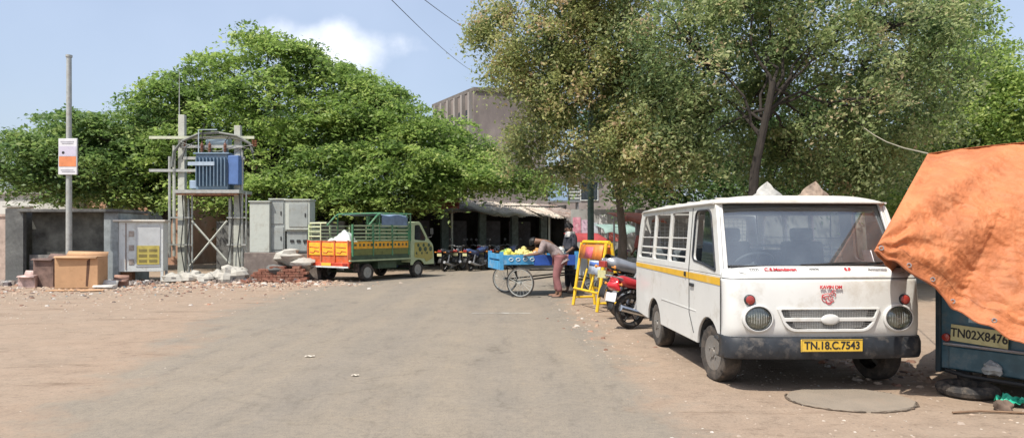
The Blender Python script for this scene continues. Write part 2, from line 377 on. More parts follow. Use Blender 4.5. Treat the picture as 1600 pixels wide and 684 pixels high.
    at_ = N(t, 'ShaderNodeAttribute'); at_.attribute_name = 'edge'
    a = N(t, 'ShaderNodeMath', operation='MULTIPLY_ADD'); a.inputs[1].default_value = 1.3; l(noise(1.1, 8, 0.72), a.inputs[0])
    b = N(t, 'ShaderNodeMath', operation='MULTIPLY_ADD'); b.inputs[1].default_value = 1.0; b.inputs[2].default_value = -0.75
    l(at_.outputs['Fac'], b.inputs[0]); l(b.outputs[0], a.inputs[2])
    mrn = N(t, 'ShaderNodeMapRange'); mrn.inputs[1].default_value = 0.30; mrn.inputs[2].default_value = 0.54; l(a.outputs[0], mrn.inputs[0])
    return mixc(dirt, asp, mrn.outputs[0]), peb
def ground_mat(name, which):
    m = bpy.data.materials.new(name); m.use_nodes = True; t = m.node_tree
    b = t.nodes['Principled BSDF']; b.inputs['Roughness'].default_value = 0.93; b.inputs['Specular IOR Level'].default_value = 0.25
    c, h = surface_nodes(t, which); t.links.new(c, b.inputs['Base Color'])
    bp = N(t, 'ShaderNodeBump'); bp.inputs['Strength'].default_value = 0.5; bp.inputs['Distance'].default_value = 0.012
    t.links.new(h, bp.inputs['Height']); t.links.new(bp.outputs[0], b.inputs['Normal'])
    return m
g = MB()
g.grid(60, 60, lambda u, v: ((u - 0.5) * 1200, -300 + v * 1300, 0))
tag(g.build('ground', ground_mat('dirt', 'dirt'), smooth=0), kind='structure')

ledge = [(-3.0, -4), (-3.1, 3), (-3.4, 5), (-4.0, 8.2), (-4.9, 11.8), (-5.2, 15), (-5.3, 18), (-4.7, 20.8), (-3.6, 24), (-3.2, 28), (-3.0, 34), (-2.8, 60)]
redge = [(1.4, -4), (1.3, 3), (1.25, 5), (1.2, 7), (1.15, 9), (1.12, 12), (1.05, 14.5), (1.3, 18), (1.9, 24), (2.6, 30), (3.2, 36), (6, 60)]
def edge_at(tb, y):
    for (x0, y0), (x1, y1) in zip(tb, tb[1:]):
        if y0 <= y <= y1: return x0 + (x1 - x0) * (y - y0) / (y1 - y0)
    return tb[-1][0]
road = MB(); ev = []
NU, NV = 41, 130
def rf(u, v):
    y = -4 + 64 * v ** 1.5; a = edge_at(ledge, y) - 1.6; b = edge_at(redge, y) + 1.1
    x = a + (b - a) * u
    dl = (x - a) / 2.6; dr = (b - x) / 1.9
    ev.append(max(0, min(1, dl, dr)))
    return (x, y, 0.004)
road.grid(NU, NV, rf)
ro = road.build('road', ground_mat('worn_asphalt', 'road'), smooth=0)
a_ = ro.data.attributes.new('edge', 'FLOAT', 'POINT'); a_.data.foreach_set('value', ev)
tag(ro, kind='structure')

# ------------------------------------------------------------------ trees
def mesh_np(name, V, F, m, parent=None, tint=None, quads=4):
    me = bpy.data.meshes.new(name)
    me.vertices.add(len(V)); me.vertices.foreach_set('co', V.astype(np.float32).ravel())
    me.loops.add(F.size); me.loops.foreach_set('vertex_index', F.astype(np.int32).ravel())
    me.polygons.add(len(F)); me.polygons.foreach_set('loop_start', (np.arange(len(F)) * quads).astype(np.int32))
    me.update(calc_edges=True)
    if tint is not None:
        a = me.attributes.new('tint', 'FLOAT', 'FACE'); a.data.foreach_set('value', tint.astype(np.float32))
    return link_mesh(name, me, m, parent, 0)

def leaf_cloud(blobs, ncl, nlf, size, aspect=0.5, flat=0.35, cl_r=0.45, droop=0.0, shell=0.55, tbase=0.5, tvar=0.16, gap=0.0, gscale=1.0):
    """blobs: (centre, radii). leaves as folded rhombs in clusters through the volume"""
    vols = np.array([r[0] * r[1] + r[0] * r[2] + r[1] * r[2] for _, r in blobs]); pr = vols / vols.sum()
    idx = rng.choice(len(blobs), size=ncl, p=pr)
    C = np.array([list(c) for c, _ in blobs])[idx]; Rr = np.array([list(r) for _, r in blobs])[idx]
    d = rng.normal(size=(ncl, 3)); d /= np.linalg.norm(d, axis=1)[:, None]
    rad = shell + (1 - shell) * rng.random(ncl) ** 0.7
    rad *= 1 + 0.15 * rng.normal(size=ncl) + 0.12 * (rng.random(ncl) > .9)
    cl = C + d * Rr * rad[:, None]
    if gap > 0:      # gaps: drop clusters where a slow noise is low, and lump the outline
        keep = np.array([mnoise.noise(Vector(p) / gscale) for p in cl]) > gap - 0.5
        cl, d, Rr = cl[keep], d[keep], Rr[keep]; ncl = len(cl)
    ctn = np.array([mnoise.noise(Vector(p) / (gscale * 1.6) + Vector((9, 3, 1))) for p in cl])
    ct = tbase + tvar * rng.normal(size=ncl) + 0.35 * ctn
    crs = cl_r * (0.55 + 0.9 * rng.random(ncl))
    # each cluster is a tilted fan
    n = ncl * nlf
    ci = np.repeat(np.arange(ncl), nlf)
    o = rng.normal(size=(n, 3)) * np.array([0.55, 0.55, 0.55 * flat])
    tilt = d * 0.6; tilt[:, 2] = 0
    o[:, 2] += -(o[:, 0] * tilt[ci, 0] + o[:, 1] * tilt[ci, 1]) * 0.6 - 0.25 * (o[:, 0] ** 2 + o[:, 1] ** 2)
    P = cl[ci] + o * crs[ci][:, None]
    # leaf frame
    nrm = rng.normal(size=(n, 3)) * 0.55; nrm[:, 2] += 1 - droop; nrm /= np.linalg.norm(nrm, axis=1)[:, None]
    ax = rng.normal(size=(n, 3)); ax[:, 2] -= droop * 2.0
    ax -= nrm * (ax * nrm).sum(1)[:, None]; ax /= np.linalg.norm(ax, axis=1)[:, None] + 1e-9
    bx = np.cross(nrm, ax)
    s = size * (0.4 + 1.1 * rng.random(n) ** 1.3)[:, None]
    V = np.stack([P - ax * s * 0.5, P + bx * s * aspect * 0.5 + nrm * s * 0.06, P + ax * s * 0.5, P - bx * s * aspect * 0.5 + nrm * s * 0.06], 1).reshape(-1, 3)
    F = np.arange(n * 4).reshape(-1, 4)
    t = np.clip(ct[ci] + 0.13 * rng.normal(size=n), 0, 1)
    return V, F, t, cl

def limb(mb, a, b, r0, r1, wob=0.12, seg=5, n=7):
    a = Vector(a); b = Vector(b); ln_ = (b - a).length; pts = []; rs = []
    for i in range(seg + 1):
        t = i / seg; p = a.lerp(b, t)
        if 0 < i < seg: p += Vector((random.uniform(-1, 1), random.uniform(-1, 1), random.uniform(-0.4, 0.8))) * wob * ln_ * 0.3
        pts.append(p); rs.append(r0 + (r1 - r0) * t)
    mb.tube(pts, rs, n)
    return pts
def tree(name, label, cat, base, trunk, blobs, ncl, nlf, size, lm, bk, group=None, twigs=60, tr=0.2, top=None, **kw):
    """trunk: list of points (local), blobs in local coords about base"""
    t = thing(name, label, cat, base, 0, group)
    tb = MB(); T = [Vector(p) for p in trunk]
    rs = [tr * (1.25 if i == 0 else 1 - 0.5 * i / max(1, len(T) - 1)) for i in range(len(T))]
    tb.tube(T, rs, 10)
    tb.build('trunk', bk, t)
    V, F, tt, cl = leaf_cloud(blobs, ncl, nlf, size, **kw)
    bb = MB(); ends = []
    for (c, r) in [b_ for b_ in blobs if b_[1][0] > .7]:
        q_ = random.random() ** .7; s = T[-2].lerp(T[-1], q_) if random.random() < .75 else T[-3].lerp(T[-2], .5 + .5 * q_)
        hz = Vector((c.x - s.x, c.y - s.y, 0)).length; md = s.lerp(c, .4) + Vector((0, 0, max(0, .22 * hz if c.z > s.z - .5 else .1)))
        limb(bb, s, md, rs[-1] * random.uniform(0.45, 0.7), rs[-1] * .34, 0.2, 4)
        ends.append(limb(bb, md, c, rs[-1] * .34, 0.02, 0.3)); 
    for k in range(twigs):
        q = Vector(cl[rng.integers(len(cl))]); e = min(ends, key=lambda E: (E[3] - q).length)
        limb(bb, random.choice(e[2:]), q, 0.028, 0.006, 0.2, 4, 5)
    bb.build('branches', bk, t)
    mesh_np('crown', V, F, lm, t, tt)
    return t

def blobs_from(base, lst, sat=2):
    """(px, py, Y, rx, ry, rz) -> local blobs; rx, rz in metres; with smaller boughs standing out of each"""
    out = []; rd = random.Random(len(lst))
    for (px, py, Y, rx, ry, rz) in lst:
        c = at(px, py, Y) - Vector(base); out.append((c, (rx, ry, rz)))
        for _ in range(sat):
            a = rd.uniform(0, 6.28); e = rd.uniform(-.2, 1.3); k = rd.uniform(.85, 1.05)
            out.append((c + Vector((rx * math.cos(a) * math.cos(e) * k, ry * math.sin(a) * math.cos(e) * k, rz * math.sin(e) * k)), (rx * .3, ry * .3, rz * .24)))
    return out

green = leaf_mat('leaf_green', [(0.0, (0.05, 0.09, 0.025)), (0.35, (0.135, 0.21, 0.05)), (0.65, (0.26, 0.355, 0.09)), (1.0, (0.42, 0.48, 0.15))], 0.48)
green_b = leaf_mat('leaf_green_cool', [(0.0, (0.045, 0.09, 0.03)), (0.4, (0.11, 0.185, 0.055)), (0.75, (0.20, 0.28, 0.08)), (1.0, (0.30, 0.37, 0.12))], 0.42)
olive = leaf_mat('leaf_olive', [(0.0, (0.06, 0.10, 0.04)), (0.28, (0.13, 0.185, 0.072)), (0.58, (0.25, 0.31, 0.125)), (0.85, (0.40, 0.43, 0.21)), (1.0, (0.42, 0.32, 0.20))], 0.48)
olive_y = leaf_mat('leaf_olive_yellow', [(0.0, (0.06, 0.10, 0.038)), (0.28, (0.15, 0.19, 0.07)), (0.57, (0.29, 0.32, 0.12)), (0.84, (0.45, 0.43, 0.19)), (1.0, (0.44, 0.32, 0.19))], 0.48)

GT = 'street trees along the two sides of the road'
b = Vector((-15.2, 29.5, 0))
tree('rain_tree', 'low green tree whose crown spreads over the concrete shelter and sign pole', 'tree', b, [(0, 0, 0), (0.3, 0, 1.6), (0.7, 0, 3.2)],
     blobs_from(b, [(30, 240, 28, 1.5, 2, 0.7), (85, 222, 28, 1.9, 2, 0.7), (140, 212, 28, 2.0, 2, 0.8), (60, 275, 28, 1.4, 2, 0.6), (130, 270, 28, 2.2, 2, 0.9), (210, 210, 29, 1.9, 2, 1.2), (200, 265, 29, 2.2, 2, 1.0), (85, 300, 29, 1.3, 1.5, 0.35), (180, 305, 29, 2.0, 2, 0.5), (250, 180, 30, 1.6, 2, 1.0), (60, 185, 29, 0.55, .8, 0.22), (120, 182, 29, 0.9, 1, 0.28), (0, 262, 28, 1.3, 1.5, .5)]),
     1000, 80, 0.19, green_b, bark, GT, 60, 0.28, flat=0.2, cl_r=0.62, tbase=0.5, gap=0.43, gscale=0.8)
b = Vector((-11.0, 31, 0))
tree('rain_tree', 'tallest bright green tree, its domed crown rising behind the pole mounted transformer', 'tree', b, [(0, 0, 0), (0.2, 0, 2), (0.5, 0, 3.8)],
     blobs_from(b, [(300, 140, 31, 1.7, 2.2, 1.1), (355, 108, 31, 1.6, 2.2, 1.0), (420, 88, 31, 1.7, 2.2, 1.0), (480, 112, 31, 1.6, 2.2, 1.0), (540, 150, 31, 1.6, 2.2, 1.1), (480, 100, 32, 1.5, 2, .8), (535, 125, 32, 1.5, 2, .8), (585, 150, 32, 1.3, 2, .8), (420, 70, 31, .9, 1.2, .5), (250, 165, 30, 1.6, 2.2, 1.0), (330, 180, 30, 2.4, 2.6, 1.5), (430, 170, 29.5, 2.4, 2.6, 1.5), (510, 200, 30, 2.2, 2.4, 1.4), (290, 240, 29, 2.0, 2.4, 1.3), (400, 250, 29, 2.4, 2.4, 1.3), (330, 300, 28.5, 2.0, 2, 0.8), (430, 300, 28, 1.9, 2, 0.8), (240, 290, 29, 1.6, 2, .8)]),
     1750, 80, 0.19, green, bark, GT, 80, 0.34, flat=0.22, cl_r=0.66, tbase=0.5, gap=0.43, gscale=0.85)
b = Vector((-4.6, 30, 0))
tree('rain_tree', 'wide green tree hanging low over the decorated truck and the shop roofs', 'tree', b, [(0, 0, 0), (0.1, 0, 1.8), (0.3, 0, 3.0)],
     blobs_from(b, [(590, 160, 31, 1.3, 2, 0.9), (560, 215, 30, 2.0, 2.2, 1.2), (625, 195, 30, 1.7, 2.2, 1.0), (680, 215, 30, 1.7, 2, 0.9), (730, 240, 30, 1.3, 2, 0.8), (500, 270, 28, 1.8, 2, 1.1), (590, 265, 28, 2.2, 2, 1.2), (670, 265, 28.5, 2.0, 2, 0.9), (740, 275, 29, 1.5, 2, 0.7), (790, 275, 29.5, 1.2, 1.6, 0.6), (540, 310, 27.5, 1.7, 1.8, 0.6), (620, 308, 28, 1.8, 1.6, 0.55), (700, 292, 28.5, 1.4, 1.4, .45), (830, 285, 30, 0.9, 1.2, 0.5)]),
     1550, 80, 0.185, green, bark, GT, 80, 0.3, flat=0.22, cl_r=0.64, tbase=0.5, gap=0.43, gscale=0.85)
# right-hand trees: airy, drooping, half dry
b = Vector((4.95, 14.2, 0))
tree('neem_tree', 'big half dry tree with a dark forked trunk rising behind the white van', 'tree', b,
     [(0, 0, 0), (0.0, 0, 1.9), (0.06, 0, 2.8), (0.26, -.05, 3.8), (0.42, -.05, 4.6)],
     blobs_from(b, [(1080, 70, 15, 1.5, 1.6, 1.4), (1200, 20, 15.5, 1.7, 1.8, 1.3), (1330, 60, 15, 1.6, 1.8, 1.5), (1075, 190, 15.5, 1.1, 1.4, 1.1), (1325, 190, 15, 1.4, 1.5, 1.2), (1190, 200, 17.5, 1.4, 1.2, 1.4), (1420, 120, 15.5, 1.4, 1.6, 1.3), (1200, 110, 17.5, 1.9, 1.2, 1.4), (1040, 150, 16, 1.3, 1.5, 1.2), (1400, 220, 16, 1.3, 1.5, 0.9), (1060, 240, 15.5, 1.0, 1.2, 0.7), (1240, 250, 17.5, 1.5, 1.3, 0.8), (1130, -40, 15.5, 1.8, 1.8, 1.0), (1300, -50, 16, 1.8, 1.8, 1.0), (1430, 30, 16, 1.2, 1.5, 1.0), (1350, 270, 17, 1.5, 1.2, .7)]),
     2900, 90, 0.095, olive, bark, GT, 200, 0.12, flat=0.9, cl_r=0.34, droop=0.4, shell=0.2, tbase=0.5, tvar=0.2, gap=0.46, gscale=0.5)
b = Vector((2.85, 18.0, 0))
tree('neem_tree', 'thin yellowing tree overhanging the road between the fruit cart and the motorcycles', 'tree', b,
     [(0, 0, 0), (0.05, 0, 1.4), (-0.05, 0, 2.4), (-0.2, 0, 3.4)],
     blobs_from(b, [(860, 60, 17, 1.4, 1.6, 1.2), (950, 20, 17, 1.6, 1.7, 1.2), (900, 130, 17, 1.5, 1.6, 1.1), (990, 110, 17, 1.3, 1.5, 1.2), (850, 190, 17, 1.0, 1.2, 0.8), (940, 220, 16.5, 1.3, 1.3, 0.8), (1010, 230, 16, 1.0, 1.2, 0.8), (800, 110, 17, 0.7, 1.2, 0.9), (775, 35, 17.5, 0.6, 1.1, 0.6), (900, -50, 17, 1.7, 1.7, 0.9), (1000, 275, 16.5, 0.9, 1.0, 0.5), (890, 265, 18, 1.0, 1.0, 0.45), (820, 235, 18, 0.7, 1.0, .55), (745, 55, 17.5, 0.3, 0.5, 0.35)]),
     2100, 85, 0.095, olive_y, bark_pale, GT, 140, 0.13, flat=0.9, cl_r=0.33, droop=0.4, shell=0.2, tbase=0.52, tvar=0.2, gap=0.46, gscale=0.5)
b = Vector((12.5, 19.0, 0))
tree('neem_tree', 'greener tree at the far side of the orange tarpaulin, sky above it', 'tree', b, [(0, 0, 0), (0.1, 0, 2), (0, 0, 3.2)],
     blobs_from(b, [(1500, 130, 19, 1.5, 1.5, 1.2), (1580, 160, 19, 1.6, 1.6, 1.1), (1490, 220, 19, 1.5, 1.5, 1.0), (1590, 240, 19, 1.6, 1.6, 1.0), (1480, 40, 20, 1.0, 1.4, 1.0), (1660, 200, 19, 1.5, 1.5, 1.5), (1440, 300, 19, 1.6, 1.5, 0.8), (1560, 300, 20, 1.8, 1.5, 0.8), (1560, 85, 20, .8, 1, .35)]),
     1300, 58, 0.12, green, bark, GT, 60, 0.18, flat=0.5, cl_r=0.5, droop=0.3, shell=0.4, tbase=0.6)
# undergrowth and far crowns that close the view below the big trees
b = Vector((7.2, 24.0, 0))
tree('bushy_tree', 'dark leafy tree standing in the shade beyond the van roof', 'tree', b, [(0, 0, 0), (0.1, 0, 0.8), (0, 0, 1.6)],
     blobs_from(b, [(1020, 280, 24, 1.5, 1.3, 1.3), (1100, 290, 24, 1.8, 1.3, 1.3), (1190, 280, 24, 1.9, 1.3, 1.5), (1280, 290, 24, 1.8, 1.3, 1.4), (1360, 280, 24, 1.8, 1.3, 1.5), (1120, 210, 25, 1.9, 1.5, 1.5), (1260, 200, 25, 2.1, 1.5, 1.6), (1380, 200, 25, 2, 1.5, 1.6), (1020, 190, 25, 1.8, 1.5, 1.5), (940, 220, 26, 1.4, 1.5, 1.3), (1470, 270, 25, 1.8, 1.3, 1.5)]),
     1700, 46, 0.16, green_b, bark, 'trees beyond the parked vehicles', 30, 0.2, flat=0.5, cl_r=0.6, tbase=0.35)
b = Vector((-9.5, 40.0, 0))
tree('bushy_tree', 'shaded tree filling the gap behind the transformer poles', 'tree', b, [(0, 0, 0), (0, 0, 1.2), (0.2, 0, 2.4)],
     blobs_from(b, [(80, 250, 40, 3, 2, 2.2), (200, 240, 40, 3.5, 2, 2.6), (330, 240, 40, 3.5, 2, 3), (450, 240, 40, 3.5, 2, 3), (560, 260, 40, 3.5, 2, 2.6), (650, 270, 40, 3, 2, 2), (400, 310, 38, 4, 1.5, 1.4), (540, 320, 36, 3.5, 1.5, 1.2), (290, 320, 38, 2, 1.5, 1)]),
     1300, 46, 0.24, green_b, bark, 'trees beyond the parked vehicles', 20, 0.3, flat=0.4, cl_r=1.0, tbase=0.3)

# ------------------------------------------------------------------ white van
MIRX = Matrix.Diagonal((-1, 1, 1, 1))
def wheel(parent, x, y, r, wd, side, steer=0.0, tyre_m=None, rim_m=None, name='wheel'):
    """a road wheel, its outer face towards side (+1/-1 along x)"""
    tm = tyre_m or dusty_rubber
    M = Matrix.Translation((x, y, r)) @ Matrix.Rotation(steer, 4, 'Z')
    h = wd / 2; rr = r * 0.60
    ty = MB().lathe([(rr, -h * .86), (r * .80, -h), (r * .93, -h * .92), (r * .985, -h * .72), (r, -h * .3), (r, h * .3), (r * .985, h * .72), (r * .93, h * .92), (r * .80, h), (rr, h * .86)], axis='X', n=36, M=M, cap=False)
    t = ty.build('tyre', tm, None)
    w_ = bpy.data.objects.new(name, None)
    bpy.data.objects.remove(w_)
    s = side
    hub = MB()
    hub.lathe([(rr * 1.02, s * h * .88), (rr * .97, s * h * .60), (rr * .86, s * h * .42), (rr * .62, s * h * .46), (rr * .50, s * h * .78), (rr * .30, s * h * .84), (rr * .26, s * h * 1.02), (0.0, s * h * 1.04)], axis='X', n=28, M=M)
    for k in range(4):
        a = k * math.pi / 2 + .5
        hub.lathe([(0.012, 0), (0.012, s * 0.02)], c=(s * h * .80, math.cos(a) * rr * .42, math.sin(a) * rr * .42), axis='X', n=6, M=M)
    wo_ = hub.build(name, rim_m or rim_paint, parent)
    t.parent = wo_
    v = MB()
    for k in range(8):
        a = k * math.pi / 4
        v.lathe([(0.017, 0), (0.017, 0.004)], c=(s * h * .5, math.cos(a) * rr * .74, math.sin(a) * rr * .74), axis='X', n=8, M=M)
    v.build('vent_hole', ink_black, wo_)
    return wo_

def plan_loft(plan, prof, inset=None):
    """plan: (x, y) front outline left to right; prof: (dy, z)"""
    m = MB()
    vs = [(x, y + dy, z) for (dy, z) in prof for (x, y) in plan]
    n = len(plan)
    m.add(vs, [(j * n + i, j * n + i + 1, (j + 1) * n + i + 1, (j + 1) * n + i) for j in range(len(prof) - 1) for i in range(n - 1)])
    return m
def front_plan(W, rc, bow=0.03, yside=0.3, n=8):
    pts = [(-W, yside)]
    for k in range(n + 1):
        a = math.pi / 2 * k / n
        pts.append((-W + rc - rc * math.cos(a), rc - rc * math.sin(a)))
    for k in range(1, 14):
        x = -W + rc + (2 * W - 2 * rc) * k / 14
        pts.append((x, -bow * (1 - (x / (W - rc)) ** 2)))
    return pts + [(-x, y) for x, y in reversed(pts) if x < -W + rc + 1e-6]

def make_van():
    W = 0.93; LEN = 3.74; WB0, WB1 = 0.56, 2.72; WR = 0.285
    van = thing('minivan', 'white passenger minivan with yellow side stripe, open barred windows and a yellow plate', 'van', (2.93, 6.42, 0), R(2.7))
    def lean(s):
        def f(co):
            q = max(0, co.z - 1.08)
            return Vector((co.x - s * q * 0.085, co.y, co.z))
        return f
    # lower side panels with wheel arches
    def arch(y0, r, z0):
        a0 = math.asin((z0 - WR) / r) if z0 > WR else 0.0
        return [(y0 + r * math.cos(a), WR + r * math.sin(a)) for a in [a0 + (math.pi - 2 * a0) * k / 14 for k in range(15)]][::-1]
    low = [(0.14, 1.08), (0.14, 0.36)] + arch(WB0, 0.355, 0.33) + arch(WB1, 0.345, 0.33) + [(LEN - 0.02, 0.36), (LEN, 0.7), (LEN - 0.01, 1.08)]
    body = None
    for s in (-1, 1):
        p = panel('side_panel', low, [], 0.03, Matrix.Translation((s * (W - 0.016), 0, 0)) @ YZ, white_paint, van, 0.006)
        if s < 0: body = p
        # pressed crease and rub line
        MB().tube([(s * (W + 0.000), 0.95, 0.66), (s * (W + 0.003), 2.3, 0.66), (s * W, 2.33, 0.64)], 0.005, 5).build('crease', white_paint, p)
        st = panel('yellow_stripe', [(0.20, 0.985), (LEN - 0.03, 1.01), (LEN - 0.03, 1.065), (0.20, 1.058)], [], 0.004, Matrix.Translation((s * (W + 0.003), 0, 0)) @ YZ, yellow_paint, van, 0.0005)
        # upper frame
        up = round_poly([(0.20, 1.083), (0.50, 1.80), (LEN - 0.10, 1.80), (LEN - 0.02, 1.083)], [0.0, 0.12, 0.22, 0.0], 5)
        dw = round_poly([(0.34, 1.12), (0.62, 1.725), (1.10, 1.725), (1.10, 1.20), (0.72, 1.17)], [0.02, 0.10, 0.09, 0.08, 0.12], 4)
        w1 = round_poly([(1.36, 1.155), (1.36, 1.725), (2.02, 1.725), (2.02, 1.155)], 0.03, 3)
        w2 = round_poly([(2.10, 1.155), (2.10, 1.725), (2.76, 1.725), (2.76, 1.155)], 0.03, 3)
        w3 = round_poly([(2.84, 1.155), (2.84, 1.725), (3.44, 1.725), (3.58, 1.155)], [0.03, 0.03, 0.1, 0.03], 4)
        fr = panel('window_frame', up, [dw, w1, w2, w3], 0.035, Matrix.Translation((s * (W - 0.018), 0, 0)) @ YZ, white_paint, van, 0.006, lean(s))
        # door window rubber and glass (rear part of it, wound down in front)
        rb = MB(); P = [(s * (W + 0.002 - 0.085 * max(0, z - 1.08)), y, z) for y, z in dw]
        rb.tube(P, 0.011, 6, close=True); rb.build('window_seal', black_plastic, fr)
        panel('window_glass', [(0.37, 1.13), (0.63, 1.71), (0.85, 1.71), (0.85, 1.19), (0.72, 1.17)], [], 0.005, Matrix.Translation((s * (W - 0.02), 0, 0)) @ YZ, side_glass, fr, 0.0005, lean(s))
        for z, r_ in ((1.30, 0.013), (1.215, 0.011), (1.43, 0.008)):
            b_ = MB(); x = s * (W - 0.03 - 0.085 * (z - 1.08)); b_.tube([(x, 1.36, z), (x, 3.52, z)], r_, 6); b_.build('window_bar', white_paint, fr)
        # door outline, handle, hinge
        dl = MB(); e = W + 0.0015
        dl.tube([(s * e, 0.19, 0.42), (s * e, 0.19, 1.06)], 0.006, 5)
        dl.tube([(s * e, 1.18, 1.06), (s * e, 1.18, 0.62), (s * e, 1.02, 0.42)], 0.005, 5)
        dl.tube([(s * (e - .058), 1.21, 1.76), (s * e, 1.19, 1.09), (s * e, 1.19, 1.0)], 0.005, 5)
        dl.build('door_gap', ink_black, p)
        MB().box((s * (W + 0.012), 1.07, 0.93), (0.02, 0.13, 0.035)).build('door_handle', black_plastic, p, bev=0.006)
        MB().box((s * (W + 0.012), 1.30, 1.035), (0.02, 0.035, 0.05)).build('hinge', black_plastic, p, bev=0.004)
        # indicator repeater
        # mirror on a stalk
        m_ = MB().tube([(s * (W - 0.0), 0.24, 1.10), (s * (W + 0.05), 0.20, 1.13), (s * (W + 0.07), 0.18, 1.2)], 0.010, 6)
        mo = m_.build('mirror', black_plastic, van) if s > 0 else None
        if mo: MB().box((s * (W + 0.08), 0.18, 1.27), (0.10, 0.03, 0.17)).build('mirror_head', black_plastic, mo, bev=0.012)
    # front fascia
    plan = front_plan(W, 0.13, 0.035, 0.17)
    def prof_in(lst): return lst
    f = plan_loft(plan, [(0.035, 0.50), (0.0, 0.53), (-0.012, 0.62), (-0.012, 0.80), (0.0, 0.93), (0.012, 1.03), (0.020, 1.055)])
    fas = f.build('front_panel', white_paint, van, 50, solid=0.012)
    # hood: from the crease back to the foot of the windscreen
    n = len(plan)
    hood = MB()
    def hrow(k, z, ins): return [(x * (1 - ins), min(y * (1 - k) + 0.20 * k + 0.020 * (1 - k), 0.30), z - 0.03 * abs(x / W) ** 4) for x, y in plan]
    rows = [hrow(0, 1.066, 0), hrow(0.10, 1.092, 0.004), hrow(0.45, 1.132, 0.01), hrow(0.9, 1.165, 0.02), hrow(1.05, 1.170, 0.02)]
    vs = [p for r_ in rows for p in r_]
    hood.add(vs, [(j * n + i, j * n + i + 1, (j + 1) * n + i + 1, (j + 1) * n + i) for j in range(len(rows) - 1) for i in range(n - 1)])
    ho = hood.build('hood', white_paint, van, 50, solid=0.008)
    MB().tube([(x * 0.998, y + 0.018, 1.060) for x, y in plan[1:-1]], 0.0055, 5).build('hood_gap', ink_black, ho)
    sw = MB().tube([(-0.80, .075, 1.120), (-0.66, .055, 1.085), (-0.50, .035, 1.078), (0.5, .035, 1.078), (0.66, .055, 1.085), (0.80, .075, 1.120)], 0.004, 5)
    sw.build('hood_crease', concrete, ho)
    # bumper
    bp_ = front_plan(W + 0.015, 0.16, 0.04, 0.24)
    bm = plan_loft(bp_, [(0.05, 0.315), (-0.035, 0.33), (-0.055, 0.37), (-0.055, 0.47), (-0.03, 0.515), (0.03, 0.525)]).build('front_bumper', black_plastic, van, 40, solid=0.01)
    for s in (-1, 1):
        rec = round_poly([(s * 0.33, 0.40), (s * 0.78, 0.415), (s * 0.70, 0.465), (s * 0.33, 0.47)], 0.02, 3)
        panel('bumper_recess', rec, [], 0.006, Matrix.Translation((0, -0.088 + 0.0, 0)) @ XZ, mat('recess_grey', (0.10, 0.10, 0.10), 0.7), bm, 0.002,
              shear=lambda c: Vector((c.x, c.y + 0.035 * (c.x / 0.86) ** 2, c.z)))
    # number plate
    pl = MB().box((0.0, -0.108, 0.455), (0.58, 0.012, 0.115)).build('number_plate', plate_yellow, van, bev=0.004)
    MF = Matrix.Rotation(R(90), 4, 'X')
    text('plate_text', 'TN.18.C.7543', 0.098, Matrix.Translation((0, -0.1155, 0.455)) @ MF, ink_black, pl, sx=0.93, bold=0.0022)
    MB().tube([(-0.285, -0.1155, .402), (.285, -.1155, .402), (.285, -.1155, .508), (-.285, -.1155, .508)], 0.0022, 4, close=True).build('plate_border', ink_black, pl)
    # grille: two meshed openings inside a raised white surround, with a blank oval badge
    gy_ = -0.050
    def bend(c): return Vector((c.x, c.y + 0.030 * (c.x / 0.8) ** 2, c.z))
    sur_o = round_poly([(-0.49, 0.795), (0.49, 0.795), (0.40, 0.575), (-0.40, 0.575)], [0.02, 0.02, 0.10, 0.10], 6)
    g1 = round_poly([(-0.455, 0.778), (0.455, 0.778), (0.425, 0.706), (-0.425, 0.706)], 0.015, 3)
    g2 = round_poly([(-0.415, 0.670), (0.415, 0.670), (0.345, 0.600), (-0.345, 0.600)], [0.01, 0.01, 0.05, 0.05], 5)
    gr = panel('grille', sur_o, [g1, g2], 0.028, Matrix.Translation((0, gy_ - 0.010, 0)) @ XZ, white_paint, van, 0.006, bend)
    panel('grille_backing', round_poly([(-0.47, 0.785), (0.47, 0.785), (0.39, 0.59), (-0.39, 0.59)], 0.03, 3), [], 0.004, Matrix.Translation((0, gy_ - 0.003, 0)) @ XZ, ink_black, gr, 0.001, bend)
    ms = MB()
    for k in range(58):
        x = -0.45 + 0.9 * k / 57
        yb = gy_ - 0.010 + 0.030 * (x / 0.8) ** 2
        ms.box((x, yb, 0.742), (0.0045, 0.004, 0.066))
        if abs(x) < 0.40 and abs(x) < 0.345 + 0.0: ms.box((x, yb, 0.636), (0.0045, 0.004, 0.064))
    for z in (0.718, 0.735, 0.752, 0.769, 0.615, 0.632, 0.650):
        ww = 0.44 if z > 0.69 else 0.37 + (z - 0.6) * 0.6
        pts = [(x, gy_ - 0.011 + 0.030 * (x / 0.8) ** 2, z) for x in [-ww + 2 * ww * q / 10 for q in range(11)]]
        ms.tube(pts, 0.0025, 4)
    ms.build('grille_mesh', mat('mesh_grey', (0.20, 0.20, 0.195), 0.5, 0.4), gr)
    MB().lathe([(0.0, 0.014), (0.035, 0.012), (0.048, 0.004), (0.050, 0.0)], n=28, M=Matrix.Translation((0, gy_ - 0.030, 0.690)) @ MF @ Matrix.Diagonal((1.75, 1, 1, 1))).build('badge', white_paint, gr)
    # headlights
    for s in (-1, 1):
        hx, hz = s * 0.665, 0.700
        M = Matrix.Translation((hx, -0.047, hz)) @ MF @ Matrix.Diagonal((1.14, 1, 1, 1))
        hl = MB().lathe([(0.128, -0.03), (0.128, 0.012), (0.116, 0.020), (0.104, 0.014), (0.102, 0.0)], n=36, M=M, cap=False).build('headlight', white_paint, van)
        MB().lathe([(0.0, -0.014), (0.03, -0.013), (0.07, -0.006), (0.103, 0.006)], n=36, M=M).build('reflector', mat('reflector', (0.46, 0.47, 0.42), 0.45, 0.2, var=0.15, dirt=(.2, .2, .16), dirt_amt=.3), hl)
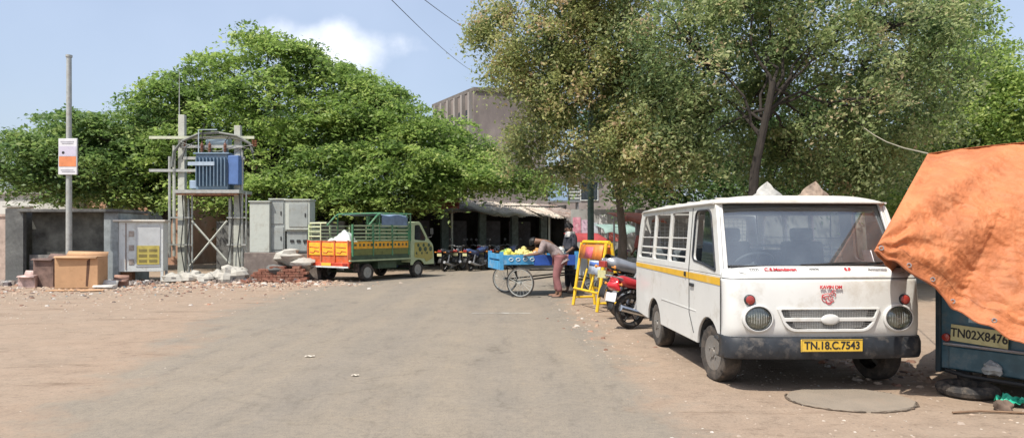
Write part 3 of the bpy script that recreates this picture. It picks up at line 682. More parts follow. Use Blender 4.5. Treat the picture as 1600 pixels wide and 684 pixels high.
        MB().lathe([(0.0, 0.010), (0.018, 0.008), (0.024, 0.0), (0.024, -0.014)], n=16, M=M).build('bulb_cap', steel, hl)
        MB().lathe([(0.104, 0.006), (0.08, 0.020), (0.045, 0.027), (0.0, 0.030)], n=36, M=M).build('lens', lens_glass, hl)
        fl_ = MB()
        for k in range(9):
            xx = -.08 + .02 * k; hh = math.sqrt(max(0, .096 ** 2 - xx ** 2)); zz = .012 + .018 * (1 - (xx / .1) ** 2)
            fl_.tube([M @ Vector((xx, -hh, .006)), M @ Vector((xx, -hh * .4, zz)), M @ Vector((xx, hh * .4, zz)), M @ Vector((xx, hh, .006))], .0013, 4)
        fl_.build('lens_fluting', mat('flute_glass', (.70, .72, .66), .25), hl)
        rg = MB().lathe([(0.102, 0.012), (0.106, 0.022), (0.112, 0.012)], n=36, M=M, cap=False); rg.build('seal_ring', ink_black, hl)
        il = Matrix.Translation((s * 0.735 if s > 0 else -0.735, -0.032 + 0.0, 0.868)) @ MF
        ib = MB().lathe([(0.050, -0.02), (0.050, 0.006), (0.044, 0.012)], n=24, M=il).build('indicator', black_plastic, van)
        MB().lathe([(0.043, 0.010), (0.036, 0.024), (0.018, 0.032), (0.0, 0.034)], n=24, M=il).build('indicator_lens', red_lens, ib)
    # red writing and emblem on the front panel
    text('front_lettering', 'KAVIN DM', 0.044, Matrix.Translation((0.02, -0.055, 0.985)) @ MF, ink_red, fas, ex=0.005, bold=0.0005)
    em = MB(); cx, cz = 0.0, 0.885
    def arcp(x, z, rx, rz, a0, a1, n=14): return [(cx + x + rx * math.cos(R(a0 + (a1 - a0) * k / n)), -0.054, cz + z + rz * math.sin(R(a0 + (a1 - a0) * k / n))) for k in range(n + 1)]
    em.tube(arcp(-0.005, 0.0, 0.062, 0.042, 40, 330), 0.0034, 5); em.tube(arcp(0.035, 0.028, 0.028, 0.024, -40, 250), 0.0034, 5)
    em.tube(arcp(0.048, 0.06, 0.016, 0.012, 0, 300), 0.0034, 5); em.tube(arcp(-0.02, 0.0, 0.02, 0.016, 0, 270), 0.0034, 5)
    em.tube(arcp(0.0, -0.036, 0.024, 0.022, 150, 380), 0.0034, 5); em.tube(arcp(0.015, -0.002, 0.022, 0.014, 180, 400), 0.0034, 5)
    em.tube(arcp(-0.05, 0.02, 0.014, 0.012, 60, 300), 0.0034, 5)
    em.build('front_emblem', ink_red, fas)
    MH = Matrix.Rotation(R(38), 4, 'X')
    text('hood_lettering', 'C.S.Mandavan', 0.055, Matrix.Translation((-0.40, 0.078, 1.143)) @ MH, ink_red, ho, ex=0.004, bold=0.001)
    text('hood_lettering', 'S.F', 0.055, Matrix.Translation((0.25, 0.078, 1.143)) @ MH, ink_red, ho, ex=0.004, bold=0.001)
    text('hood_lettering', 'Annamalai', 0.045, Matrix.Translation((0.54, 0.082, 1.142)) @ MH, mat('faded_ink', (0.3, 0.3, 0.3), 0.7), ho, ex=0.004)
    orn = MB()
    for x in (-0.70, -0.12):
        for k in range(5): orn.tube([(x + k * 0.018, 0.085, 1.140), (x + 0.012 + k * 0.018, 0.092, 1.150 + 0.006 * (k % 2)), (x + 0.022 + k * 0.018, 0.08, 1.138)], 0.0035, 4)
    orn.build('hood_ornament', ink_black, ho)
    # windscreen
    z0, z1, y0, y1, hw0, hw1 = 1.168, 1.775, 0.205, 0.505, 0.845, 0.815
    def ws(u, v, d=0.0, sc=1.0):
        hw = hw0 + (hw1 - hw0) * v
        x = (2 * u - 1) * hw * sc
        return (x, y0 + (y1 - y0) * v + 0.06 * abs(x / 0.85) ** 3 + d, z0 + (z1 - z0) * v)
    wsg = MB().grid(25, 9, lambda u, v: ws(u, v)).build('windscreen', glass, van, 60)
    se = MB(); per = [ws(k / 24, 0, -0.004) for k in range(25)] + [ws(1, k / 8, -0.004) for k in range(1, 9)] + [ws(1 - k / 24, 1, -0.004) for k in range(1, 25)] + [ws(0, 1 - k / 8, -0.004) for k in range(1, 8)]
    se.tube(per, 0.011, 6, close=True); se.build('windscreen_seal', ink_black, wsg)
    # pillars each side and lip over the screen
    for s in (-1, 1):
        pm = MB(); A = Vector((s * 0.885, 0.21, 1.06)); B = Vector((s * 0.838, 0.515, 1.80))
        q = [A + Vector((-s * .045, -.010, 0)), A + Vector((s * .040, .02, 0)), A + Vector((s * .040, .10, 0)), A + Vector((-s * .03, .05, 0)), B + Vector((-s * .040, -.008, 0)), B + Vector((s * .030, .02, 0)), B + Vector((s * .030, .10, 0)), B + Vector((-s * .03, .05, 0))]
        pm.add([tuple(p) for p in q], [(0, 1, 5, 4), (1, 2, 6, 5), (2, 3, 7, 6), (3, 0, 4, 7), (0, 3, 2, 1), (4, 5, 6, 7)])
        pm.build('pillar', white_paint, van, bev=0.012)
    # cowl and wipers
    MB().box((0, 0.215, 1.158), (1.66, 0.05, 0.02)).build('cowl', black_plastic, van)
    for (a, c) in (((-0.10, 0.19, 1.178), (0.50, 0.22, 1.20)), ((0.28, 0.19, 1.178), (0.72, 0.255, 1.205))):
        wp = MB().tube([a, ((a[0] + c[0]) / 2, a[1] + 0.0, a[2] + 0.022), c], 0.007, 5)
        wp.tube([(a[0] - 0.05, 0.192, 1.182), (c[0] + 0.02, c[1] - 0.004, c[2] + 0.004)], 0.006, 5); wp.build('wiper', ink_black, van)
    # sticker inside the glass and crack
    MB().box((0.56, 0.275, 1.262), (0.095, 0.004, 0.125), rot=(R(-26), 0, 0)).build('paper_sticker', mat('paper', (0.75, 0.77, 0.8), 0.7), van)
    # roof
    RP = 15
    def roof(u, v):
        y = 0.44 + (LEN - 0.06 - 0.44) * v; x = (2 * u - 1)
        hw = 0.885 - 0.06 * max(0, (0.05 - v) / 0.05) ** 2 - 0.09 * max(0, (v - 0.90) / 0.10) ** 2
        e = 1 - abs(x) ** 5
        fz = 1 - max(0, (0.06 - v) / 0.06) ** 3 - 0.9 * max(0, (v - 0.90) / 0.10) ** 3
        z = 1.785 + (0.075 * e) * max(fz, 0) + 0.012 * e * math.sin(math.pi * v)
        return (x * hw, y - 0.03 * (1 - x * x) * (v < 0.001), z)
    rfo = MB().grid(33, 41, roof).build('roof', roof_paint, van, 60, solid=0.014)
    gut = MB()
    for s in (-1, 1): gut.tube([(s * 0.887, 0.52, 1.788), (s * 0.893, 1.4, 1.793), (s * 0.893, 3.4, 1.788), (s * 0.86, LEN - 0.08, 1.765)], 0.012, 6)
    gut.tube([(-0.83, 0.472, 1.786), (-0.4, 0.452, 1.800), (0.4, 0.452, 1.800), (0.83, 0.472, 1.786)], 0.011, 6)
    gut.build('rain_gutter', white_paint, rfo)
    ribs = MB()
    for y in (1.0, 1.5, 2.0, 2.5, 3.0): ribs.tube([(-0.7, y, 1.858), (0, y, 1.870), (0.7, y, 1.858)], 0.006, 5)
    ribs.build('roof_rib', roof_paint, rfo)
    # rear
    rear_o = [(-W + .02, 0.36), (W - .02, 0.36), (W - .02, 1.08), (W - .09, 1.79), (-W + .09, 1.79), (-W + .02, 1.08)]
    rw = [round_poly([(-0.74, 1.16), (-0.70, 1.70), (-0.06, 1.70), (-0.06, 1.16)], 0.04, 3), round_poly([(0.06, 1.16), (0.06, 1.70), (0.70, 1.70), (0.74, 1.16)], 0.04, 3)]
    rd = panel('rear_door', rear_o, rw, 0.03, Matrix.Translation((0, LEN - 0.02, 0)) @ XZ, white_paint, van, 0.005)
    rg = MB()
    for k in range(22): 
        x = -0.72 + k * 0.068
        if abs(x) > 0.07: rg.tube([(x, LEN - 0.05, 1.16), (x, LEN - 0.05, 1.70)], 0.004, 4)
    for k in range(10): rg.tube([(-0.72, LEN - 0.05, 1.19 + k * 0.055), (0.72, LEN - 0.05, 1.19 + k * 0.055)], 0.004, 4)
    rg.build('window_grille', cab_white, rd)
    for s in (-1, 1):
        MB().box((s * 0.82, LEN + 0.002, 0.86), (0.12, 0.03, 0.26)).build('tail_lamp', red_lens, van, bev=0.01)
    MB().box((0, LEN + 0.03, 0.42), (1.75, 0.07, 0.14)).build('rear_bumper', black_plastic, van, bev=0.02)
    # floor, chassis, inner arches
    fl = MB().bx(-W + .05, W - .05, 0.12, LEN - .05, 0.44, 0.475); fl.build('floor_pan', dark_inside, van)
    ch = MB(); ch.bx(-0.62, -0.54, 0.1, LEN - .1, 0.30, 0.44).bx(0.54, 0.62, 0.1, LEN - .1, 0.30, 0.44); ch.bx(-0.5, 0.5, 1.0, 1.7, 0.22, 0.43)
    for y in (WB0, WB1): ch.tube([(-0.8, y, WR), (0.8, y, WR)], 0.035, 8)
    ch.lathe([(0.0, -0.12), (0.1, -0.1), (0.12, 0), (0.1, 0.1), (0, 0.12)], (0, WB1, WR), 'Y', 12)
    ch.tube([(0.25, 1.9, 0.28), (0.3, 3.1, 0.27), (0.45, LEN, 0.30)], 0.03, 7)
    ch.build('chassis', dark_inside, van)
    for s in (-1, 1):
        for y in (WB0, WB1):
            MB().grid(2, 13, lambda u, v, s=s, y=y: (s * (W - 0.03 - 0.30 * u), y + 0.36 * math.cos(math.pi * v), WR + 0.33 * math.sin(math.pi * v))).build('wheel_arch_liner', dark_inside, van)
    # cabin: dashboard, wheel, seats, back rests
    db = MB().bx(-0.84, 0.84, 0.19, 0.50, 0.95, 1.12).build('dashboard', dark_inside, van, bev=0.03)
    stw = MB(); C = Vector((0.42 * -1, 0.66, 1.18)); Rm = Matrix.Translation(C) @ Matrix.Rotation(R(-35), 4, 'X')
    stw.tube([Rm @ Vector((0.19 * math.cos(a), 0.19 * math.sin(a), 0)) for a in [2 * math.pi * k / 28 for k in range(28)]], 0.013, 7, close=True)
    for a in (0.4, 2.75, 4.71): stw.tube([Rm @ Vector((0, 0, -0.02)), Rm @ Vector((0.19 * math.cos(a), 0.19 * math.sin(a), 0))], 0.011, 6)
    stw.tube([Rm @ Vector((0, 0, 0)), Rm @ Vector((0, 0, -0.30))], 0.03, 8)
    stw.build('steering_wheel', mat('wheel_grey', (0.30, 0.31, 0.32), 0.5), van)
    for x in (-0.42, 0.42):
        st_ = MB().bx(x - 0.25, x + 0.25, 0.86, 1.30, 0.72, 0.86).build('front_seat', mat('seat_front', (.16, .19, .2), .8, var=.2), van, bev=0.04)
        MB().box((x, 1.33, 1.12), (0.48, 0.10, 0.56), rot=(R(-10), 0, 0)).build('seat_back', seat_cloth, st_, bev=0.04)
        MB().box((x, 1.375, 1.47), (0.26, 0.08, 0.15), rot=(R(-8), 0, 0)).build('head_rest', seat_cloth, st_, bev=0.03)
    for y in (2.25, 3.25):
        st_ = MB().bx(-0.80, 0.80, y - 0.42, y, 0.72, 0.84).build('bench_seat', seat_cloth, van, bev=0.04)
        MB().box((0, y + 0.03, 1.05), (1.58, 0.09, 0.46), rot=(R(-10), 0, 0)).build('seat_back', seat_cloth, st_, bev=0.04)
    pb = MB().tube([(-0.8, 1.45, 1.0), (-0.8, 1.45, 1.70), (0.8, 1.45, 1.70), (0.8, 1.45, 1.0)], 0.014, 6).tube([(-0.8, 1.45, 1.35), (0.8, 1.45, 1.35)], 0.012, 6)
    pb.build('partition_rail', cab_white, van)
    hl = MB().bx(-0.80, 0.80, 0.56, LEN - 0.1, 1.770, 1.780).build('headlining', mat('lining', (0.30, 0.31, 0.30), 0.9), van)
    for x, s in ((-0.80, -1), (0.80, 1)):
        for y, st_ in ((WB0, R(7)), (WB1, 0)):
            wheel(van, x, y, WR, 0.19, s, st_)
    # mud flap
    for s in (-1, 1): MB().box((s * 0.78, WB0 + 0.36, 0.27), (0.2, 0.012, 0.2)).build('mud_flap', rubber, van)
    return van
make_van()

# bundles on the van roof
def bundle(name, lab, loc, pts, m_, cat='bundle'):
    o = MB()
    n = 18; lv = 9
    def f(u, v):
        a = 2 * math.pi * u; rr = (1 - v ** 1.5) * (1 + 0.22 * math.sin(3 * a + 5 * v) + 0.12 * math.sin(7 * a + 2))
        return (pts[0] * rr * math.cos(a) + pts[3] * v, pts[1] * rr * math.sin(a), pts[2] * v * (1 + 0.1 * math.sin(4 * a)) )
    o.grid(n + 1, lv, f)
    ob = o.build(name, m_, None, 60); ob.location = loc
    return tag(ob, lab, cat)
cloth_grey = mat('cloth_grey', (0.42, 0.41, 0.38), 0.95, var=0.15, vscale=9, bump=0.6, bscale=14)
cloth_brown = mat('cloth_brown', (0.33, 0.25, 0.19), 0.95, var=0.3, vscale=8, bump=0.6, bscale=14)
bundle('cloth_bundle', 'pale grey peaked sack lying on the roof of the white van', (2.93, 7.95, 1.865), (0.17, 0.16, 0.20, 0.02), cloth_grey)
bundle('cloth_bundle', 'brownish rumpled cloth heap on the van roof, beside the grey peaked sack', (3.46, 8.00, 1.86), (0.19, 0.15, 0.21, 0.07), cloth_brown)

# ------------------------------------------------------------------ decorated truck
def make_truck():
    orange = mat('truck_orange', (0.58, 0.10, 0.025), 0.55, var=0.2, dirt=(0.30, 0.17, 0.09), dirt_amt=0.5, dscale=5)
    yel = mat('truck_yellow', (0.85, 0.42, 0.03), 0.5, var=0.15, vscale=9, dirt=(0.55, 0.2, 0.05), dirt_amt=0.3, dscale=7)
    grn = mat('truck_green', (0.07, 0.25, 0.12), 0.55, var=0.2, dirt=(0.24, 0.22, 0.15), dirt_amt=0.5, dscale=8)
    pale = mat('truck_pale', (0.46, 0.54, 0.32), 0.5, var=0.1, dirt=(0.25, 0.28, 0.15), dirt_amt=0.3)
    ygr = mat('truck_yellow_green', (0.52, 0.46, 0.12), 0.5, var=0.3, vscale=7, dirt=(0.10, 0.11, 0.05), dirt_amt=0.55, dscale=7)
    dgr = mat('truck_dark_green', (0.05, 0.09, 0.05), 0.6, var=0.2)
    t = thing('pickup_truck', 'small goods truck with orange and yellow tailgate, green rails and yellow flank', 'truck', (-5.66, 21.3, 0), R(-33))
    t.scale = (1.03, 1.02, 1.03)
    W, BL = 0.92, 2.55; zf = 0.66
    MB().bx(-W, W, 0.02, BL, zf - 0.07, zf).build('load_floor', dgr, t)
    # tailgate
    tg = MB().bx(-W, W, -0.03, 0.02, 0.56, 1.22).build('tailgate', orange, t, bev=0.01)
    for k in range(3):
        x = -0.60 + 0.58 * k + 0.02
        p = MB().bx(x - 0.255, x + 0.255, -0.055, -0.03, 0.79, 1.16).build('tailgate_panel', yel, tg, bev=0.01)
        q = MB().tube([(x - 0.2, -0.06, 0.88), (x - 0.05, -0.06, 0.86), (x + 0.02, -0.06, 0.92), (x + 0.2, -0.06, 0.90)], 0.014, 4).tube([(x - 0.22, -0.06, 1.04), (x + 0.18, -0.06, 1.02)], 0.012, 4)
        q.build('panel_moulding', orange, p)
    for x in (-0.88, -0.30, 0.29, 0.86): MB().bx(x - 0.025, x + 0.025, -0.065, -0.03, 0.60, 1.24).build('tailgate_strap', orange, tg)
    rb = MB().bx(-W, W, -0.10, -0.03, 0.43, 0.58).build('rear_bumper', mat('bumper_red', (0.55, 0.07, 0.03), 0.5, var=0.2, dirt=(0.4, 0.3, 0.2), dirt_amt=0.3), t, bev=0.015)
    MB().bx(-W, W, -0.12, -0.10, 0.43, 0.475).build('bumper_edge', cab_white, rb)
    for s in (-1, 1): MB().bx(s * 0.78 - 0.09, s * 0.78 + 0.09, -0.125, -0.09, 0.50, 0.56).build('tail_lamp', red_lens, rb)
    MB().bx(-0.2, 0.2, -0.125, -0.11, 0.48, 0.57).build('number_plate', plate_yellow, rb)
    # side walls
    for s in (-1, 1):
        sw = MB().bx(s * W - 0.02, s * W + 0.02, 0.02, BL, 0.66, 0.80).build('side_wall', dgr if s > 0 else orange, t)
        MB().bx(s * W - 0.018, s * W + 0.024, 0.04, BL - .02, 0.80, 0.99).build('side_band', mat('truck_olive', (.20, .22, .06), .6, var=.3, vscale=6, dirt=(.08, .09, .04), dirt_amt=.5, dscale=6), sw)
        bd = MB().bx(s * W - 0.018, s * W + 0.026, 0.04, BL - .02, 0.99, 1.20).build('side_band', yel, sw)
        q = MB()
        for k in range(14):
            x = 0.16 + k * 0.172
            q.box((s * (W + 0.029), x + random.uniform(-.01, .01), 1.10), (0.006, random.uniform(.05, .1), random.uniform(.05, .1)))
        q.build('painted_motif', dgr, bd)
        rl = MB()
        for z in (1.24, 1.34, 1.45, 1.56, 1.68): rl.box((s * W, BL / 2 + .02, z), (0.025, BL - .03, 0.038))
        rl.build('side_rail', pale if s > 0 else mat('rail_cream', (0.62, 0.66, 0.42), 0.6, var=.1), t)
        for y in (0.05, 0.9, 1.75, BL - 0.02): MB().box((s * (W + 0.018), y, 1.24), (0.045, 0.05, 0.95)).build('side_post', grn if s > 0 else pale, t)
        MB().bx(s * W - 0.03, s * W + 0.03, -0.06, BL + 0.1, 0.62, 0.66).build('lower_rail', pale, t)
    # rounded corner rail at the back left, headboard with blue tarpaulin
    lo = MB()
    for z in (1.36, 1.50, 1.64): lo.tube([(-W, 0.1, z), (-W + 0.03, 0.0, z), (-W + 0.1, -0.02, z), (-W + 0.55, -0.02, z)], 0.018, 5)
    lo.tube([(-W, 0.12, 1.2), (-W, 0.1, 1.70), (-W + 0.08, 0.0, 1.76), (-0.1, -0.01, 1.76)], 0.025, 6); lo.tube([(-0.35, -0.02, 1.2), (-0.35, -0.02, 1.76)], 0.018, 5)
    lo.build('corner_rail', mat('rail_cream2', (0.62, 0.66, 0.42), 0.6, var=.1), t)
    hb = MB()
    for x in (-0.88, -0.45, 0, 0.45, 0.88): hb.box((x, BL - 0.05, 1.62), (0.05, 0.05, 0.9))
    for z in (1.40, 1.60, 1.80, 1.96, 2.07): hb.box((0, BL - 0.05, z), (1.86, 0.05, 0.045))
    for s in (-1, 1):
        hb.tube([(s * W, 0.75, 1.70), (s * W, 1.1, 2.0), (s * W, 1.25, 2.07), (s * W, BL + .1, 2.07)], 0.028, 6)
        hb.tube([(s * W, 1.2, 1.2), (s * W, 1.2, 2.05)], 0.022, 6); hb.tube([(s * W, BL + .08, 1.2), (s * W, BL + .08, 2.06)], 0.026, 6)
    hb.tube([(-W, 1.25, 2.07), (W, 1.25, 2.07)], 0.025, 6)
    hb.build('headboard_frame', grn, t)
    bt = MB().grid(20, 14, lambda u, v: (W * 1.02 - 0.02 if v > 0.55 else W - 0.02 - (0.55 - v) * 3.2, 1.3 + 1.2 * u, (2.03 if v < 0.55 else 2.03 - (v - 0.55) * 0.85) + 0.02 * math.sin(9 * u + 4 * v)))
    bt.build('blue_cover', mat('blue_tarp', (0.18, 0.25, 0.36), 0.6, var=0.15, vscale=5), t, 50, solid=0.006)
    # cab
    cab = round_poly([(2.66, 0.42), (2.66, 1.80), (3.12, 1.84), (3.56, 1.26), (3.80, 1.08), (3.86, 0.42)], [0.02, .10, .12, .10, .10, .04], 5)
    win = round_poly([(2.84, 1.24), (2.86, 1.72), (3.10, 1.73), (3.44, 1.28), (3.40, 1.20)], 0.05, 4)
    arc = [(3.05 + 0.33 * math.cos(a), 0.26 + 0.33 * math.sin(a)) for a in [math.pi * k / 12 for k in range(13)]]
    cabp = [(2.66, 0.42), (2.66, 1.80)] + round_poly([(2.66, 1.80), (3.12, 1.84), (3.56, 1.26), (3.80, 1.08), (3.86, 0.42)], [.0, .12, .10, .10, .0], 5)[1:] + [(p[0], max(p[1], .42)) for p in arc]
    cb = thing_part = None
    body = MB().grid(2, 24, lambda u, v: ((2 * u - 1) * (W - 0.03), *[(lambda t_: (pts[int(t_)][0] + (pts[min(int(t_) + 1, len(pts) - 1)][0] - pts[int(t_)][0]) * (t_ % 1), pts[int(t_)][1] + (pts[min(int(t_) + 1, len(pts) - 1)][1] - pts[int(t_)][1]) * (t_ % 1)))(v * (len(pts) - 1)) for pts in [[(2.68, 0.5), (2.68, 1.79), (2.9, 1.82), (3.12, 1.825)]]][0]))
    cab_o = body.build('cab', pale, t, 40, solid=0.02)
    MB().grid(2, 3, lambda u, v: ((2 * u - 1) * (W - 0.03), [3.55, 3.79, 3.85][round(v * 2)], [1.25, 1.07, 0.42][round(v * 2)])).build('cab_front', ygr, cab_o, 40, solid=0.02)
    MB().grid(2, 2, lambda u, v: ((2 * u - 1) * (W - 0.06), 3.14 + 0.41 * v, 1.81 - 0.55 * v)).build('windscreen', side_glass, cab_o)
    for s in (-1, 1):
        sd_ = panel('cab_side', cabp, [win], 0.03, Matrix.Translation((s * (W - 0.02), 0, 0)) @ YZ, pale, cab_o, 0.005)
        panel('window_glass', win, [], 0.005, Matrix.Translation((s * (W - 0.03), 0, 0)) @ YZ, side_glass, sd_, 0.0005)
        dpan = round_poly([(2.84, 0.66), (2.84, 1.16), (3.46, 1.16), (3.74, 1.02), (3.78, 0.62), (3.42, 0.50), (3.36, 0.62)], 0.05, 3)
        dr = panel('door', dpan, [], 0.012, Matrix.Translation((s * (W + 0.003), 0, 0)) @ YZ, ygr, cab_o, 0.003)
        q = MB()
        for k in range(9):
            q.lathe([(0.045 + .02 * (k % 3), 0), (0.03, 0.004)], (s * (W + 0.010), 2.93 + 0.09 * k, 0.80 + 0.13 * ((k * 5) % 3)), 'X', 7)
        q.build('painted_motif', dgr, dr)
        MB().tube([(s * W, 3.50, 1.30), (s * (W + .14), 3.56, 1.34), (s * (W + .14), 3.56, 1.5)], 0.014, 5).box((s * (W + .14), 3.56, 1.52), (0.12, 0.03, 0.2)).build('mirror', ink_black, cab_o)
        MB().lathe([(0.09, 0), (0.08, .03), (0, .04)], (s * 0.68, 3.85, 0.72), 'Y', 16).build('headlight', lens_glass, cab_o)
    MB().bx(-.8, .8, 2.9, 3.3, .6, .9).build('cab_seat', seat_cloth, cab_o, bev=.04)
    MB().bx(-W, W, 3.84, 3.92, 0.36, 0.50).build('front_bumper', ink_black, t, bev=0.02)
    cs = MB().bx(-0.5, -0.42, 0.1, 3.7, 0.42, 0.60).bx(0.42, 0.5, 0.1, 3.7, 0.42, 0.60).bx(0.5, 0.80, 1.25, 2.1, 0.36, 0.58).bx(-0.8, -0.5, 1.25, 2.1, 0.36, 0.58)
    for y in (0.72, 3.05): cs.tube([(-0.75, y, 0.27), (0.75, y, 0.27)], 0.035, 7)
    cs.build('chassis', dgr, t)
    for x, s in ((-0.80, -1), (0.80, 1)):
        for y in (0.72, 3.05): wheel(t, x, y, 0.27, 0.19, s, rim_m=mat('truck_rim', (0.32, 0.32, 0.29), .5, dirt=(.2, .16, .1), dirt_amt=.4))
        MB().box((s * 0.78, 0.35, 0.42), (0.24, 0.015, 0.26)).build('mud_flap', rubber, t)
    MB().bx(-.8, .8, 3.95 - 1.0, 3.9 - 1.0, .4, .5)
    return t
make_truck()
# white sack heap in its bed
hp = MB().grid(60, 44, lambda u, v: (-0.80 + 1.5 * u + 0.05 * math.sin(11 * v), 0.12 + 1.0 * v, 0.70 + 0.98 * (max(0, math.sin(math.pi * u) * math.sin(math.pi * min(1, v * 1.1)))) ** 0.6 * (0.62 + 0.45 * u) + 0.20 * mnoise.noise(Vector((u * 3.2, v * 3.2, 4))) + 0.08 * mnoise.noise(Vector((u * 9, v * 9, 4)))))
ho_ = hp.build('sack_load', mat('sack_plastic', (0.50, 0.55, 0.50), 0.6, var=0.12, vscale=5, bump=0.5, bscale=9), None, 60)
ho_.location = (-5.66, 21.3, 0); ho_.rotation_euler = (0, 0, R(-33))
tag(ho_, 'pale plastic covered load heaped in the bed of the orange tailed truck', 'load')

# ------------------------------------------------------------------ roadside structures on the far corner
def gpt(px, Y, z=0.0): return Vector((gx(px, Y), Y, z))
# concrete shelter
def make_shelter():
    t = thing('concrete_shelter', 'grimy flat topped concrete enclosure with a stained dark wall between two pillars', 'shelter', (-14.95, 20.3, 0), R(4))
    back = concrete_dark; W_ = 3.2
    MB().bx(0.51, W_ - .41, .42, .56, 0, 2.11).build('back_wall', mat('grimy_wall', (.12, .122, .105), .9, var=.35, vscale=1.6, dirt=(.05, .05, .048), dirt_amt=.5, dscale=1.3, bump=.4), t)
    MB().bx(0.0, 0.50, 0.0, 0.16, 0, 2.22).bx(0, .14, .16, 2.05, 0, 2.2).build('side_wall', mat('shelter_wall', (0.17, 0.175, 0.165), 0.9, var=.2, vscale=3, dirt=(0.07, 0.07, 0.07), dirt_amt=.75, dscale=1.6, bump=.3), t)
    MB().bx(W_ - .40, W_, 0.0, 0.16, 0, 2.10).bx(W_ - .14, W_, .16, 2.05, 0, 2.10).build('side_wall', mat('shelter_wall_pale', (0.28, 0.31, 0.31), 0.9, var=.15, vscale=3, dirt=(0.12, 0.12, 0.12), dirt_amt=.45, dscale=1.8, bump=.3), t)
    MB().bx(0.40, W_ + .05, -0.10, 2.10, 2.12, 2.21).build('roof', concrete_dark, t, bev=.01)
    MB().bx(0.52, W_ - .42, 0.26, 0.40, 0, 0.85).build('low_wall', mat('stained_parapet', (0.20, 0.19, 0.18), .9, var=.3, vscale=3, dirt=(.3, .28, .24), dirt_amt=.4, dscale=3), t)
    return t
make_shelter()
# boundary walls
bw = mat('boundary_wall', (0.30, 0.29, 0.26), 0.9, var=.15, vscale=1.2, dirt=(.12, .11, .10), dirt_amt=.5, dscale=1.0, bump=.3, bscale=12, stretch=(1, 1, .5))
o = MB().bx(-26, -15.05, 21.0, 21.2, 0, 2.0).bx(-26, -15.05, 20.96, 21.24, 2.0, 2.08).build('boundary_wall', mat('pink_wall', (.46, .36, .30), .9, var=.15, dirt=(.25, .22, .2), dirt_amt=.4, dscale=1.5), None)
tag(o, 'faded pinkish boundary wall at the outer end of the concrete shelter', 'wall')
o = MB().bx(-11.6, -6.6, 27.0, 27.2, 0, 1.9).bx(-11.6, -6.6, 26.96, 27.24, 1.9, 1.97).build('boundary_wall', concrete_dark, None)  # dark concrete: the shade behind the truck is put into the wall colour
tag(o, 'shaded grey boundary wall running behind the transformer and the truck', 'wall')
# houses behind the left trees
def house(name, lab, x0, x1, y0, y1, h, m_, wins, roofm, cat='house', wm=None):
    t = thing(name, lab, cat, (x0, y0, 0)); Wd = x1 - x0
    MB().bx(0, Wd, 0, y1 - y0, 0, h).build('wall', m_, t)
    MB().bx(-.12, Wd + .12, -.15, y1 - y0 + .1, h, h + .16).build('roof', roofm, t, bev=.02)
    for (a, b_, c, d) in wins:
        f = MB().tube([(a, -.02, c), (b_, -.02, c), (b_, -.02, d), (a, -.02, d)], .05, 4, close=True).build('window', wm or cab_white, t)
        MB().bx(a, b_, -.03, -.012, c, d).build('pane', side_dark, f)
        MB().bx(a - .12, b_ + .12, -.25, -.0, d + .10, d + .17).build('sunshade', roofm, f)
    return t
side_dark = mat('dark_pane', (.05, .06, .07), .2, var=.2)
cream = mat('cream_wall', (.62, .61, .56), .9, var=.08, vscale=1, dirt=(.35, .33, .3), dirt_amt=.35, dscale=.8)
terra = mat('terracotta_wall', (.50, .29, .19), .9, var=.12, vscale=1, dirt=(.6, .5, .4), dirt_amt=.3, dscale=1.2)
house('house', 'cream walled house showing under the low tree, beyond the concrete shelter', -27, -20.6, 32, 38, 3.3, cream, [(1.0, 2.0, 1.6, 2.6), (3.6, 4.6, 1.6, 2.6)], concrete)
house('house', 'terracotta coloured house glimpsed between the low tree and the transformer poles', -20.4, -15.6, 33, 39, 4.2, terra, [(1.0, 1.9, 1.9, 3.0), (3.0, 3.9, 1.9, 3.0)], concrete)
house('house', 'tall orange rendered house behind the transformer arms, mostly hidden by foliage', -19.6, -14.4, 39.5, 44, 6.2, terra, [(1.4, 2.4, 3.6, 4.9)], concrete)
house('house', 'pinkish grey two storey house beyond the blue tank and the poster wall', 1.6, 9.6, 44, 50, 5.6, mat('pinkish_wall', (.26, .22, .20), .9, var=.25, vscale=.8, dirt=(.34, .31, .28), dirt_amt=.4, dscale=1), [(.8, 1.9, 3.6, 4.8), (2.8, 3.9, 3.6, 4.8), (4.8, 5.9, 3.6, 4.8), (.8, 1.9, .9, 2.2), (2.8, 3.9, .9, 2.2)], concrete_dark)
